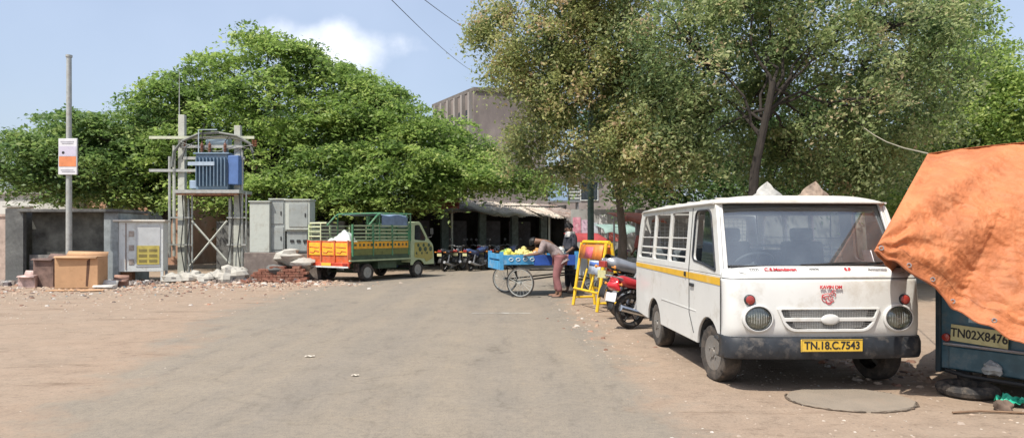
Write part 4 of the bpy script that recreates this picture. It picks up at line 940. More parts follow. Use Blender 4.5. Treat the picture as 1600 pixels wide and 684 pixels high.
# far concrete block rising over the trees
def block():
    t = thing('concrete_building', 'tall weathered concrete building with ribbed side, rising above the tree tops', 'building', (-3.45, 62, 0), R(0))
    cwall = mat('stained_concrete', (.25, .215, .195), .9, var=.25, vscale=.35, dirt=(.14, .12, .115), dirt_amt=.55, dscale=.28, stretch=(1, 1, .35))
    cl = mat('rib_concrete', (.30, .275, .25), .9, var=.12, vscale=1, dirt=(.2, .18, .16), dirt_amt=.4, dscale=.6, stretch=(1, 1, .3))
    H = 14.3
    vs = [(0, 0, 0), (6.5, 1.0, 0), (6.5, 9, 0), (-4.6, 8.0, 0)]
    MB().add([(x, y, z) for z in (0, H) for x, y, _ in vs], [(0, 1, 5, 4), (1, 2, 6, 5), (2, 3, 7, 6), (3, 0, 4, 7), (4, 5, 6, 7)]).build('wall', cwall, t)
    MB().add([(x * 1.03, y - .15 + (y > 5) * .4, z) for z in (H, H + .35) for x, y, _ in vs], [(0, 1, 5, 4), (1, 2, 6, 5), (2, 3, 7, 6), (3, 0, 4, 7), (4, 5, 6, 7), (3, 2, 1, 0)]).build('parapet', mat('sooty_concrete', (.16, .145, .13), .9, var=.2, vscale=1), t)
    A = Vector((0, 0, 0)); B = Vector((-4.6, 8.0, 0)); nrm = Vector((-.84, -.54, 0))
    for k in range(6):
        p = A.lerp(B, (k + .25) / 6) + nrm * .14
        MB().box((p.x, p.y, H / 2), (.35, .45, H - .1), rot=(0, 0, math.atan2(8.0, -4.6))).build('rib', cl, t)
        if k < 5:
            for z in (9.4, 12.2):
                q = A.lerp(B, (k + .75) / 6) + nrm * .03
                MB().box((q.x, q.y, z), (.85, .06, 1.2), rot=(0, 0, math.atan2(8.0, -4.6))).build('window', side_dark, t)
    return t
block()
# sign pole
def sign_pole():
    t = thing('sign_pole', 'tall thin galvanised pole carrying a white and orange notice board', 'pole', (-12.62, 19.6, 0))
    MB().tube([(0, 0, 0), (0, 0, 3.2), (0, 0, 6.55)], [.085, .075, .065], 14).build('pole', galv, t)
    MB().tube([(0, 0, 6.5), (0, 0, 6.56)], [.085, .085], 12).build('pole_cap', galv, t)
    s = MB().box((0.04, -.11, 3.66), (.52, .03, 1.02)).build('notice_board', mat('board_white', (.66, .66, .68), .5, var=.04), t, bev=.006)
    MB().bx(-.20, .28, -.132, -.126, 3.38, 3.66).build('orange_band', mat('band_orange', (.68, .24, .10), .5, var=.12, vscale=5), s)
    MB().bx(-.20, .28, -.132, -.126, 3.67, 3.95).build('lilac_field', mat('board_lilac', (.55, .52, .62), .5, var=.05), s)
    MB().lathe([(0, .01), (.04, .004), (.04, 0)], (-.08, -.135, 3.77), 'Y', 12).build('dark_mark', ink_black, s)
    fi = mat('faint_ink', (.38, .38, .42), .6)
    for z, a, b_ in ((4.07, -.16, .22), (4.02, -.12, .2), (3.27, -.15, .2), (3.22, -.12, .24)): MB().bx(a, b_, -.131, -.126, z, z + .022).build('faint_line', fi, s)
    b_ = MB().tube([(0.3, -.09, 4.17), (-.22, -.09, 4.17), (-.24, -.09, 3.16), (.3, -.09, 3.16), (.3, -.09, 4.17)], .012, 5); b_.build('frame', galv, s)
    for z in (4.0, 3.3): MB().tube([(.088 * math.cos(a), .088 * math.sin(a), z) for a in [2 * math.pi * k / 14 for k in range(14)]], .014, 5, close=True).build('bracket', steel, t)
sign_pole()
# cardboard and boxes at its foot
def carton(lab, loc, rz, w_, d_, h_, m_, slit=True, name='cardboard_box'):
    t = thing(name, lab, 'box', loc, rz)
    MB().bx(-w_ / 2, w_ / 2, -d_ / 2, d_ / 2, 0, h_).build('box_body', m_, t, bev=.008)
    for s in (-1, 1):
        f = MB().add([(-w_ / 2, s * d_ / 2, h_), (w_ / 2, s * d_ / 2, h_), (w_ / 2 * .97, s * (d_ / 2 + .08), h_ + .10 - .16 * (s < 0)), (-w_ / 2 * .97, s * (d_ / 2 + .10), h_ + .12 - .16 * (s < 0))], [(0, 1, 2, 3)]).build('flap', m_, t, solid=.008)
    if slit: MB().add([(w_ * .22, -d_ / 2 - .004, .06), (w_ * .27, -d_ / 2 - .004, .05), (w_ * .33, -d_ / 2 - .004, h_ * .93), (w_ * .25, -d_ / 2 - .004, h_ * .86)], [(0, 1, 2, 3)]).build('tear', mat('tear_dark', (.10, .05, .03), .9), t)
    return t
carton('big upright tan cardboard box with a torn slit, at the foot of the sign pole', (gx(124, 18.6), 18.7, 0.02), R(5), 1.10, .55, .86, cardboard)
carton('dark brown battered box pressed against the tan cardboard box', (gx(75, 19.1), 19.2, 0), R(-8), .62, .5, .80, mat('box_dark', (.17, .11, .09), .9, var=.25, vscale=5), False)
carton('small pinkish white carton on the ground by the shelter pillar', (gx(44, 18.9), 18.95, 0), R(12), .42, .35, .34, mat('box_pink', (.52, .38, .34), .9, var=.25, vscale=6), False)
carton('flattened white carton lying beside the tan cardboard box', (gx(165, 18.6), 18.6, 0), R(10), .5, .3, .10, mat('box_white', (.62, .58, .52), .9, var=.15), False)
for k, (px, Y, w_, h_, lab) in enumerate([(188, 19.3, .38, .2, 'low reddish brown carton before the foot of the white metal cabinet')]):
    carton(lab, (gx(px, Y), Y, 0), R(20), w_, .3, h_, mat('box_red', (.33, .19, .14), .9, var=.2), False)
o = MB().box((0, 0, .012), (1.3, .5, .012)).box((.5, -.25, .018), (.5, .35, .01), rot=(0, 0, .4)).build('cardboard_sheet', cardboard, None)
o.location = (gx(120, 17.9), 17.9, 0.006); o.rotation_euler = (0, 0, .1); tag(o, 'flat torn sheet of cardboard lying in front of the tan box', 'cardboard')

# white metal cabinet
def metal_cabinet():
    t = thing('metal_cabinet', 'rusty white metal cabinet on legs with a yellow panel low on its front', 'cabinet', (gx(191, 20.9), 20.55, 0), R(14))
    W_, D_ = 1.30, .62
    b_ = MB().bx(0.0, W_, 0, D_, .34, 1.84).build('cabinet_body', cab_white, t, bev=.01)
    MB().bx(-.06, W_ + .07, -.08, D_ + .06, 1.84, 1.90).build('cabinet_roof', mat('cab_top', (.6, .57, .50), .6, var=.1, dirt=(.3, .2, .12), dirt_amt=.3), t, bev=.01)
    MB().bx(.55, 1.22, -.018, -.001, .50, 1.72).build('door', mat('cab_door', (.50, .52, .52), .6, var=.08, dirt=(.28, .26, .22), dirt_amt=.35), b_)
    y_ = MB().bx(.58, 1.20, -.030, -.020, .56, 1.12).build('yellow_panel', mat('warn_yellow', (.52, .43, .10), .6, var=.15, dirt=(.3, .26, .1), dirt_amt=.3), b_)
    q = MB()
    for i in range(2):
        for j in range(3): q.bx(.64 + .28 * i, .86 + .28 * i, -.036, -.031, .62 + .16 * j, .70 + .16 * j)
    q.build('painted_mark', mat('mark_brown', (.22, .18, .06), .7), y_)
    MB().tube([(.28, -.01, .4), (.28, -.01, 1.8)], .012, 5).build('seam', rust, b_)
    for k in range(3): MB().bx(.36, .50, -.012, 0.0, .55 + k * .42, .72 + k * .42).build('rust_patch', mat('patch', (.35, .30, .26), .8, var=.3), b_)
    for x in (.04, W_ - .04):
        for y in (.04, D_ - .04): MB().bx(x - .035, x + .035, y - .035, y + .035, 0, .34).build('leg', cab_white, t)
    MB().bx(.1, .4, .1, .5, 0.05, .34).build('base_box', rust, t)
metal_cabinet()

# pole mounted transformer: two concrete poles, platform, bracing
def transformer():
    t = thing('transformer_structure', 'two concrete poles with steel cross arms, platform and braces under the blue transformer', 'pole structure', (gx(285, 22.6), 22.6, 0))
    X2 = gx(372, 22.6) - gx(285, 22.6); TOP = 1.48 + 185 / FPX * 22.6
    for x, h in ((0, TOP), (X2, TOP - .35)):
        p = MB().add([(x - .12, -.10, 0), (x + .12, -.10, 0), (x + .12, .10, 0), (x - .12, .10, 0), (x - .10, -.08, h), (x + .10, -.08, h), (x + .10, .08, h), (x - .10, .08, h)], [(0, 1, 5, 4), (1, 2, 6, 5), (2, 3, 7, 6), (3, 0, 4, 7), (4, 5, 6, 7)]).build('concrete_pole', pole_concrete, t, bev=.012)
    MB().tube([(-.1, .0, TOP), (-.1, 0, TOP + 1.45)], [.018, .008], 6).build('lightning_rod', galv, t)
    def Z(py): return 1.48 - (py - 365) / FPX * 22.6
    def Xp(px): return gx(px, 22.6) - gx(285, 22.6)
    for z, a, b_ in ((Z(216), 237, 400), (Z(267), 237, 345), (Z(248), 290, 385), (Z(230), 285, 382)):
        MB().bx(Xp(a), Xp(b_), -.17, -.11, z - .045, z + .045).build('cross_arm', galv if z < Z(220) else mat('arm_pale', (.52, .55, .40), .6, var=.1), t)
    pf = MB().bx(Xp(285), Xp(384), -.55, .55, Z(303), Z(298)).build('platform', galv, t)
    for y in (-.5, .5): MB().bx(Xp(287), Xp(382), y - .03, y + .03, Z(306), Z(302) ).build('platform_beam', rust, t)
    # cross bracing
    for a, b_ in (((300, 415), (358, 345)), ((303, 345), (362, 412))):
        MB().tube([(Xp(a[0]), -.15, Z(a[1])), (Xp(b_[0]), -.15, Z(b_[1]))], .035, 5).build('brace', pole_concrete, t)
    for z in (Z(340), Z(382)):
        MB().bx(Xp(268), Xp(305), -.20, -.14, z - .02, z + .02).build('clamp_bar', galv, t); MB().bx(Xp(358), Xp(388), -.20, -.14, z - .02, z + .02).build('clamp_bar', galv, t)
    # riser pipes and struts clamped to the poles
    for px, a, b_, r in ((267, 402, 245, .045), (274, 400, 228, .05), (297, 425, 310, .04), (302, 425, 300, .03), (361, 425, 310, .05), (380, 425, 235, .035), (386, 420, 300, .03)):
        MB().tube([(Xp(px), -.08, max(0, Z(b_ if b_ > a else a))), (Xp(px), -.08, Z(b_))], r, 8).build('riser_pipe', galv if px != 274 else pole_concrete, t)
    # looping cables over the tank
    q = 0
    for (pts, r) in (([(274, 262), (277, 238), (290, 222), (315, 211), (345, 209), (375, 214), (395, 226), (399, 240)], .045), ([(290, 250), (296, 232), (318, 218), (350, 214), (385, 222), (402, 232)], .016),
                     ([(285, 222), (310, 232), (345, 238), (400, 228)], .012), ([(372, 240), (385, 232), (398, 236), (402, 250)], .014)):
        MB().tube([(Xp(a), -.22 - .02 * q, Z(b_)) for a, b_ in pts], r, 6).build('cable', mat('cable_grey%d' % q, [(.17, .18, .16), (.06, .06, .06), (.25, .25, .22), (.05, .05, .05)][q], .6), t); q += 1
    for k, (px, dx) in enumerate(((290, .5), (300, .8), (366, -.5), (378, .35))):
        MB().tube([(Xp(px), -.24, Z(300)), (Xp(px) + .06, -.27, Z(340)), (Xp(px) - .04, -.25, Z(385)), (Xp(px) + dx * .3, -.35, .12), (Xp(px) + dx, -.6, .03)], .018, 5).build('hanging_cable', mat('cable_black%d' % k, (.03, .03, .03), .6), t)
    for px in (292, 398, 402):
        iz = Z(230); prof = []
        for k in range(5): prof += [(.025, k * .05), (.055, k * .05 + .02)]
        MB().lathe(prof, (Xp(px), -.14, iz), 'Z', 10).build('insulator', mat('porcelain', (.22, .10, .06), .25), t)
    # tank itself rests on the platform
    T = thing('transformer', 'dull blue oil filled transformer with cooling fins, standing on the high platform', 'transformer', (gx(285, 22.6) + Xp(343), 22.6, Z(298)))
    H = Z(243) - Z(298)
    b_ = MB().bx(-.62, .42, -.36, .36, .02, H).build('tank', blue_metal, T, bev=.02)
    MB().bx(-.68, .48, -.42, .42, H, H + .05).build('tank_lid', blue_metal, T, bev=.01)
    for k in range(9): MB().bx(-.56 + k * .115, -.535 + k * .115, -.50, -.361, .12, H - .12).build('cooling_fin', blue_metal, T)
    MB().bx(-.85, -.62, -.30, .30, .05, .32).build('radiator', mat('blue_pale', (.28, .36, .46), .5, var=.1), T, bev=.02)
    for k in range(7): MB().bx(-.80, -.1, -.56, -.50, .70, .78).v if False else None
    MB().bx(-.80, .05, -.52, -.47, .78, .90).build('name_rail', mat('blue_pale2', (.38, .46, .54), .5, var=.1), T)
    MB().bx(.44, .78, -.40, .05, .18, 1.12).build('control_box', mat('bright_blue', (.09, .17, .38), .5, var=.08), T, bev=.02)
    MB().lathe([(0, -.38), (.17, -.36), (.185, -.3), (.185, .3), (.17, .36), (0, .38)], (-.02, 0, H + .45), 'X', 20).build('oil_conservator', mat('blue_grey', (.30, .40, .46), .45, var=.1), T)
    for x in (-.3, .25): MB().bx(x - .03, x + .03, -.06, .06, H + .05, H + .30).build('conservator_leg', blue_metal, T)
    MB().tube([(.1, -.1, H + .3), (.2, -.15, H + .2), (.2, -.15, H + .02)], .03, 7).build('oil_pipe', blue_metal, T)
    for k, x in enumerate((-.45, -.2, .3)):
        prof = [(.05, 0)]
        for j in range(5): prof += [(.035, .04 + j * .05), (.065, .06 + j * .05)]
        prof += [(.015, .32), (.015, .38)]
        MB().lathe(prof, (x, -.28, H + .05), 'Z', 10).build('bushing', mat('bushing_brown', (.20, .10, .07), .25), T)
    MB().tube([(-.45, -.28, H + .42), (-.42, -.3, H + .75), (-.36, -.3, H + 1.0)], .012, 5).tube([(.3, -.28, H + .42), (.45, -.3, H + .6), (.6, -.28, H + .35)], .012, 5).build('lead_wire', ink_black, T)
    MB().tube([(-.55, -.30, H + .05), (-.55, -.30, H + .80), (.05, -.30, H + .80)], .022, 5).build('lead_frame', mat('blue_pale3', (.40, .48, .52), .5), T)
transformer()

# feeder cabinets to the side
def cab(name, lab, px0, px1, Y, zb, zt, D_, m_, doors, group='feeder cabinets by the transformer'):
    x0, x1 = gx(px0, Y), gx(px1, Y)
    t = thing(name, lab, 'cabinet', (x0, Y, zb), 0, group)
    b_ = MB().bx(0, x1 - x0, 0, D_, 0, zt - zb).build('cabinet_body', m_, t, bev=.012)
    MB().bx(-.03, x1 - x0 + .03, -.04, D_ + .02, zt - zb, zt - zb + .04).build('cabinet_roof', grey_pale, t, bev=.008)
    for (a, b2, c, d, mm) in doors:
        w_ = x1 - x0; h_ = zt - zb
        dd = MB().bx(a * w_, b2 * w_, -.022, -.001, c * h_, d * h_).build('door', mm, b_, bev=.006)
        MB().bx(b2 * w_ - .09, b2 * w_ - .06, -.045, -.022, (c + d) / 2 * h_ - .06, (c + d) / 2 * h_ + .06).build('handle', ink_black, dd)
    return t
YC = 22.0
def ZC(py): return 1.48 - (py - 365) / FPX * YC
plm = mat('plinth_brown', (.19, .155, .135), .9, var=.2, vscale=3, dirt=(.3, .27, .22), dirt_amt=.3)
o = MB().bx(gx(386, YC), gx(452, YC), YC - .25, YC + 1.2, 0, ZC(394)).build('cabinet_plinth', plm, None, bev=.02); tag(o, 'brown rendered plinth under the pale feeder cabinet', 'plinth')
o = MB().bx(gx(452.5, YC), gx(500, YC), YC + .1, YC + 1.2, 0, ZC(396)).build('cabinet_plinth', plm, None, bev=.02); tag(o, 'plinth supporting the grey cabinets nearest the truck', 'plinth')
cab('feeder_cabinet', 'pale blank slab sided cabinet nearest the transformer pole', 390, 421, YC - .1, ZC(394), ZC(316), .7, grey_pale, [])
cab('feeder_cabinet', 'narrow grey cabinet with two stacked doors beside the pale slab', 421.5, 445, YC + .05, ZC(394), ZC(312), .6, grey_cab, [(.08, .92, .54, .95, grey_cab), (.08, .92, .05, .48, grey_cab)])
cab('feeder_cabinet', 'low grey cabinet with three dark vents, under the square framed one', 448, 482, YC + .1, ZC(395), ZC(361), .6, grey_cab, [(.06, .94, .08, .92, grey_cab)])
cab('feeder_cabinet', 'square pale framed meter cabinet on top of the vented one', 445.5, 484, YC + .0, ZC(359), ZC(313), .6, grey_pale, [(.16, .92, .1, .9, grey_cab)])
o_v = [o for o in bpy.data.objects if o.get('label', '').startswith('low grey cabinet with three')][0]
for k in range(3): MB().bx(.12 + k * .21, .24 + k * .21, -.05, -.03, .34, .42).build('vent', ink_black, o_v)
# red brick footing and heaps of broken stone
bk = MB(); rdb = random.Random(8); xa, xb = gx(396, 21.2), gx(484, 21.2)
for row in range(6):
    x = xa + (row % 2) * .115
    while x < xb - .2:
        lim = .46 * (.45 + .55 * math.sin(2.6 * (x - xa) / (xb - xa) + .5)) + .05
        if row * .082 < lim and not (row * .082 > lim - .12 and rdb.random() < .35):
            for yy in (21.0, 21.13): bk.box((x + .11, yy + rdb.uniform(-.012, .012), .04 + row * .082), (.218, .105, .072), rot=(rdb.uniform(-.03, .03), rdb.uniform(-.03, .03), rdb.uniform(-.06, .06)))
        x += .232
for _ in range(26): bk.box((rdb.uniform(xa - .2, xb), rdb.uniform(20.55, 20.95), .045), (.21, .1, .07), rot=(rdb.uniform(-.4, .4), rdb.uniform(-.3, .3), rdb.uniform(0, 3)))
bk.bx(xa + .05, xb - .1, 21.02, 21.11, 0, .3)
o = bk.build('brick_wall', brick, None, 0)
tag(o, 'broken low red brick wall edging the pavement before the grey cabinets', 'wall')
stone_w = mat('white_stone', (.44, .42, .37), .9, var=.15, vscale=4, dirt=(.25, .22, .18), dirt_amt=.35, dscale=4, bump=.5, bscale=12)
for k, (px, py, r, fl) in enumerate([(272, 441, .32, .55), (300, 440, .38, .6), (322, 441, .30, .6), (344, 440, .30, .8), (363, 440, .42, .75), (375, 438, .30, 1.0), (285, 436, .26, .6), (333, 436, .25, .6)]):
    Y = gy(py); o = MB().rock((0, 0, 0), r, k + 3, fl, 14).build('boulder', stone_w, None, 12)
    o.location = (gx(px, Y), Y, r * fl * .5)
    tag(o, ['rounded pale boulder at the metal cabinet end of the row', 'broad flat topped white boulder below the first pole', 'mid sized white boulder between the two poles', 'white boulder just before the second pole', 'largest white boulder at the base of the second pole', 'upright pale boulder at the brick wall end of the row', 'small pale boulder tucked behind the flat topped one', 'small grey white boulder at the back between the poles'][k], 'boulder', 'broken white boulders under the transformer')
for k, (px, Y, r, z, lab) in enumerate([(452, 21.6, .42, .75, 'rounded dusty boulder on the brown plinth below the cabinets'), (474, 21.5, .34, .55, 'sandy lump of rubble beside the orange tailgate'), (430, 21.2, .3, .35, 'dark stone leaning on the brown plinth')]):
    o = MB().rock((0, 0, 0), r, k + 30, .6, 10).build('boulder', stone_w if k < 2 else concrete_dark, None, 50); o.location = (gx(px, Y), Y, z); tag(o, lab, 'boulder')

# ------------------------------------------------------------------ shops under the tree
def shops():
    A = Vector((gx(560, 28.3), 28.3, 0)); B = Vector((gx(902, 33), 33.0, 0))
    d = (B - A); Ln = d.length; ang = math.atan2(d.y, d.x)
    t = thing('shop_row', 'long dark shop row under a ragged tin awning, shaded by the wide tree', 'shops', A, ang)
    dk = mat('shop_dark', (.085, .08, .075), .9, var=.3, vscale=1.2)  # dark paint: part of the interior shade is put into the colour
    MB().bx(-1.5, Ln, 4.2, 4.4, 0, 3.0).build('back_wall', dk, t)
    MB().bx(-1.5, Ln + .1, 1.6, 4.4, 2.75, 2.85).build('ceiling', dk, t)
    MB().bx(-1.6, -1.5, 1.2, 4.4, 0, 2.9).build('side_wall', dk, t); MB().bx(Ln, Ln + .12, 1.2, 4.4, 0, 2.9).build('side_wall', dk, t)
    for k, x in enumerate((0.4, 2.4, 4.4, 6.3, 8.0, 9.6)):
        MB().bx(x - .17, x + .17, 1.55, 1.75, 0, 2.8).build('pier', mat('pier_paint', (.16, .20, .18), .9, var=.2), t)
    for k, x in enumerate((1.4, 3.4, 5.3, 7.1, 8.8)):
        MB().bx(x - .6, x + .6, 2.6, 2.66, 0, 2.1).build('shutter', mat('shutter', (.13, .13, .14), .6, var=.2), t)
        MB().bx(x - .5, x + .5, 1.9, 2.4, 0, .85).build('counter', wood, t)
    MB().tube([(4.1, -.05, 0), (4.1, -.05, 2.7)], .05, 8).build('post', pole_concrete, t); MB().tube([(9.0, .0, 0), (9.0, .0, 2.4)], .05, 8).build('post', pole_concrete, t)
    tin = mat('awning_tin', (.30, .245, .21), .75, .1, var=.3, vscale=3, dirt=(.20, .10, .06), dirt_amt=.5, dscale=2.5)
    tin2 = mat('awning_pale', (.50, .43, .35), .8, .0, var=.2, vscale=3, dirt=(.22, .15, .1), dirt_amt=.4, dscale=2.5)
    rd = random.Random(5)
    k = 0; x = -1.4
    while x < Ln:
        w_ = rd.uniform(.8, 1.15); y0 = -.25 - rd.uniform(0, .25); z0 = 2.52 - .03 * x + rd.uniform(-.08, .05); z1 = 3.15 - .02 * x
        m_ = tin2 if k in (7, 8, 9, 10, 5) else tin
        def f(u, v, x=x, w_=w_, y0=y0, z0=z0, z1=z1, k=k):
            return (x + w_ * 1.06 * u, y0 + (2.4 - y0) * v + .05 * math.sin(u * 9 + k) * (1 - v), z0 + (z1 - z0) * v + .018 * math.sin(u * 2 * math.pi * 9) + (.05 * math.sin(u * 5 + k * 2)) * (1 - v) + (k % 3) * .012)
        MB().grid(46, 5, f).build('awning_sheet', m_, t, 60, solid=.006)
        x += w_; k += 1
    # stock inside, its dimness put into the colours
    for k in range(8):
        x = .5 + k * 1.25; h = rd.uniform(.4, 1.1)
        MB().bx(x, x + rd.uniform(.3, .6), 1.0, 1.4, 0, h).build('goods_crate', mat('crate%d' % k, [(.2, .08, .06), (.12, .16, .22), (.22, .2, .15), (.1, .14, .1)][k % 4], .8), t)
    return A, d.normalized(), ang, t
SA, SD, SANG, shop_t = shops()
# red cloth on the awning
o = MB().grid(14, 6, lambda u, v: (gx(660, 28.9) + 1.5 * u, 28.95 + .5 * v + .5 * u, 2.62 + .45 * v - .1 * u + .05 * math.sin(9 * u))).build('cloth_sheet', mat('red_rag', (.30, .08, .07), .9, var=.3), None, 60, solid=.01)
tag(o, 'dull red cloth thrown over the near end of the shop awning', 'cloth')
# blue box tank above the shops
def tank():
    t = thing('water_tank', 'pale blue rectangular tank on a frame above the far end of the awning', 'tank', (gx(876, 35.5), 35.5, 0))
    MB().bx(-.62, .35, -.5, .5, 3.15, 4.05).build('tank_body', mat('tank_blue', (.30, .42, .58), .5, var=.1), t, bev=.03)
    MB().bx(.35, .95, -.4, .5, 3.15, 4.0).build('tank_louvre', grey_cab, t)
    for k in range(5): MB().bx(.36, .94, -.44, -.40, 3.25 + k * .16, 3.31 + k * .16).build('slat', mat('slat_pale', (.55, .55, .52), .7), t)
    for x in (-.55, .85):
        for y in (-.4, .4): MB().tube([(x, y, 0), (x, y, 3.15)], .05, 6).build('leg', steel, t)
    MB().bx(-.65, .98, -.55, .55, 3.08, 3.15).build('deck', steel, t)
tank()
# poster wall and far stalls on the right
pw = thing('poster_wall', 'pale wall pasted with pink and red posters behind the yellow barricade', 'wall', (gx(893, 26), 26, 0))
MB().bx(0, 5.5, 0, .2, 0, 2.4).build('wall_face', mat('wall_pale', (.36, .36, .34), .9, var=.12, vscale=1.5, dirt=(.3, .28, .26), dirt_amt=.4, dscale=1.2), pw)
for k, (a, b_, c, d, cc) in enumerate([(.05, .35, 1.3, 2.1, (.62, .25, .32)), (.38, .72, 1.35, 2.0, (.62, .45, .55)), (.75, 1.0, 1.2, 1.9, (.55, .60, .66)), (1.05, 1.35, 1.5, 2.2, (.70, .70, .68)), (1.4, 1.8, 1.2, 1.75, (.55, .14, .12)), (1.95, 2.3, 1.35, 2.1, (.62, .64, .66)), (2.5, 2.95, 1.2, 2.0, (.55, .2, .13)), (3.1, 3.6, 1.2, 2.1, (.5, .5, .5))]):
    MB().bx(a, b_, -.02, -.002, c, d).build('poster', mat('poster%d' % k, cc, .8, var=.2, vscale=6, dirt=(.7, .68, .65), dirt_amt=.3, dscale=7), pw)
def stall(lab, px, Y, w_, cloth, body, h=1.5):
    t = thing('market_stall', lab, 'stall', (gx(px, Y), Y, 0), R(6), 'stalls along the far pavement')
    for x in (0, w_):
        for y in (0, 1.1): MB().tube([(x, y, 0), (x, y, h + .15 * (y > 0))], .03, 6).build('post', steel, t)
    MB().grid(14, 8, lambda u, v: (-.15 + (w_ + .3) * u, -.25 + 1.6 * v, h + .2 * v + .05 * math.sin(10 * u) * (1 - v) - .12 * (v < .05))).build('canopy', cloth, t, 60, solid=.01)
    MB().bx(.05, w_ - .05, .2, 1.0, .1, .8).build('counter', body, t)
    for k in range(5): MB().rock((.15 + k * (w_ - .3) / 4, .5, .88), .12, k + 50, .8).build('goods', [mat('gd%d' % k, c, .8) for c in ((.5, .12, .08), (.5, .45, .3), (.15, .25, .12), (.55, .5, .5), (.4, .2, .3))][k], t)
redc = mat('red_canopy', (.38, .05, .05), .8, var=.15)
stall('low stall with a bright red canopy behind the barricade', 900, 21.5, .85, redc, cab_white, 1.30)
stall('grey green canopied stall by the thin tree trunk', 950, 22.0, .9, mat('grn_canopy', (.25, .36, .32), .8, var=.15), mat('bluebody', (.2, .3, .4), .7), 1.6)
stall('stall with an orange red cloth canopy just beyond the parked motorcycles', 975, 19.2, 1.0, mat('or_canopy', (.36, .11, .06), .8, var=.25), cab_white, 1.9)
# green pole
t = thing('lamp_post', 'dark green painted steel post rising behind the yellow barricade', 'post', (gx(923, 19.5), 19.5, 0))
MB().tube([(0, 0, 0), (0, 0, 2.2), (0, 0, 5.4)], [.10, .09, .075], 12).build('post', mat('post_green', (.07, .12, .10), .6, var=.2), t)
MB().lathe([(.16, 0), (.16, .12), (.11, .2)], (0, 0, 0), 'Z', 12).build('base_collar', concrete, t)
MB().tube([(0, 0, 5.35), (.4, -.1, 5.6), (1.0, -.2, 5.65)], .03, 7).build('lamp_arm', mat('post_green2', (.07, .12, .10), .6), t)
MB().box((1.2, -.24, 5.63), (.5, .2, .1)).build('lamp_head', grey_cab, t, bev=.03)
# wall behind van
o = MB().bx(gx(1000, 20) , 26, 20.6, 20.8, 0, 2.1).bx(gx(1000, 20), 26, 20.56, 20.84, 2.1, 2.2).build('compound_wall', bw, None); tag(o, 'long grey compound wall in the shade behind the white van', 'wall')

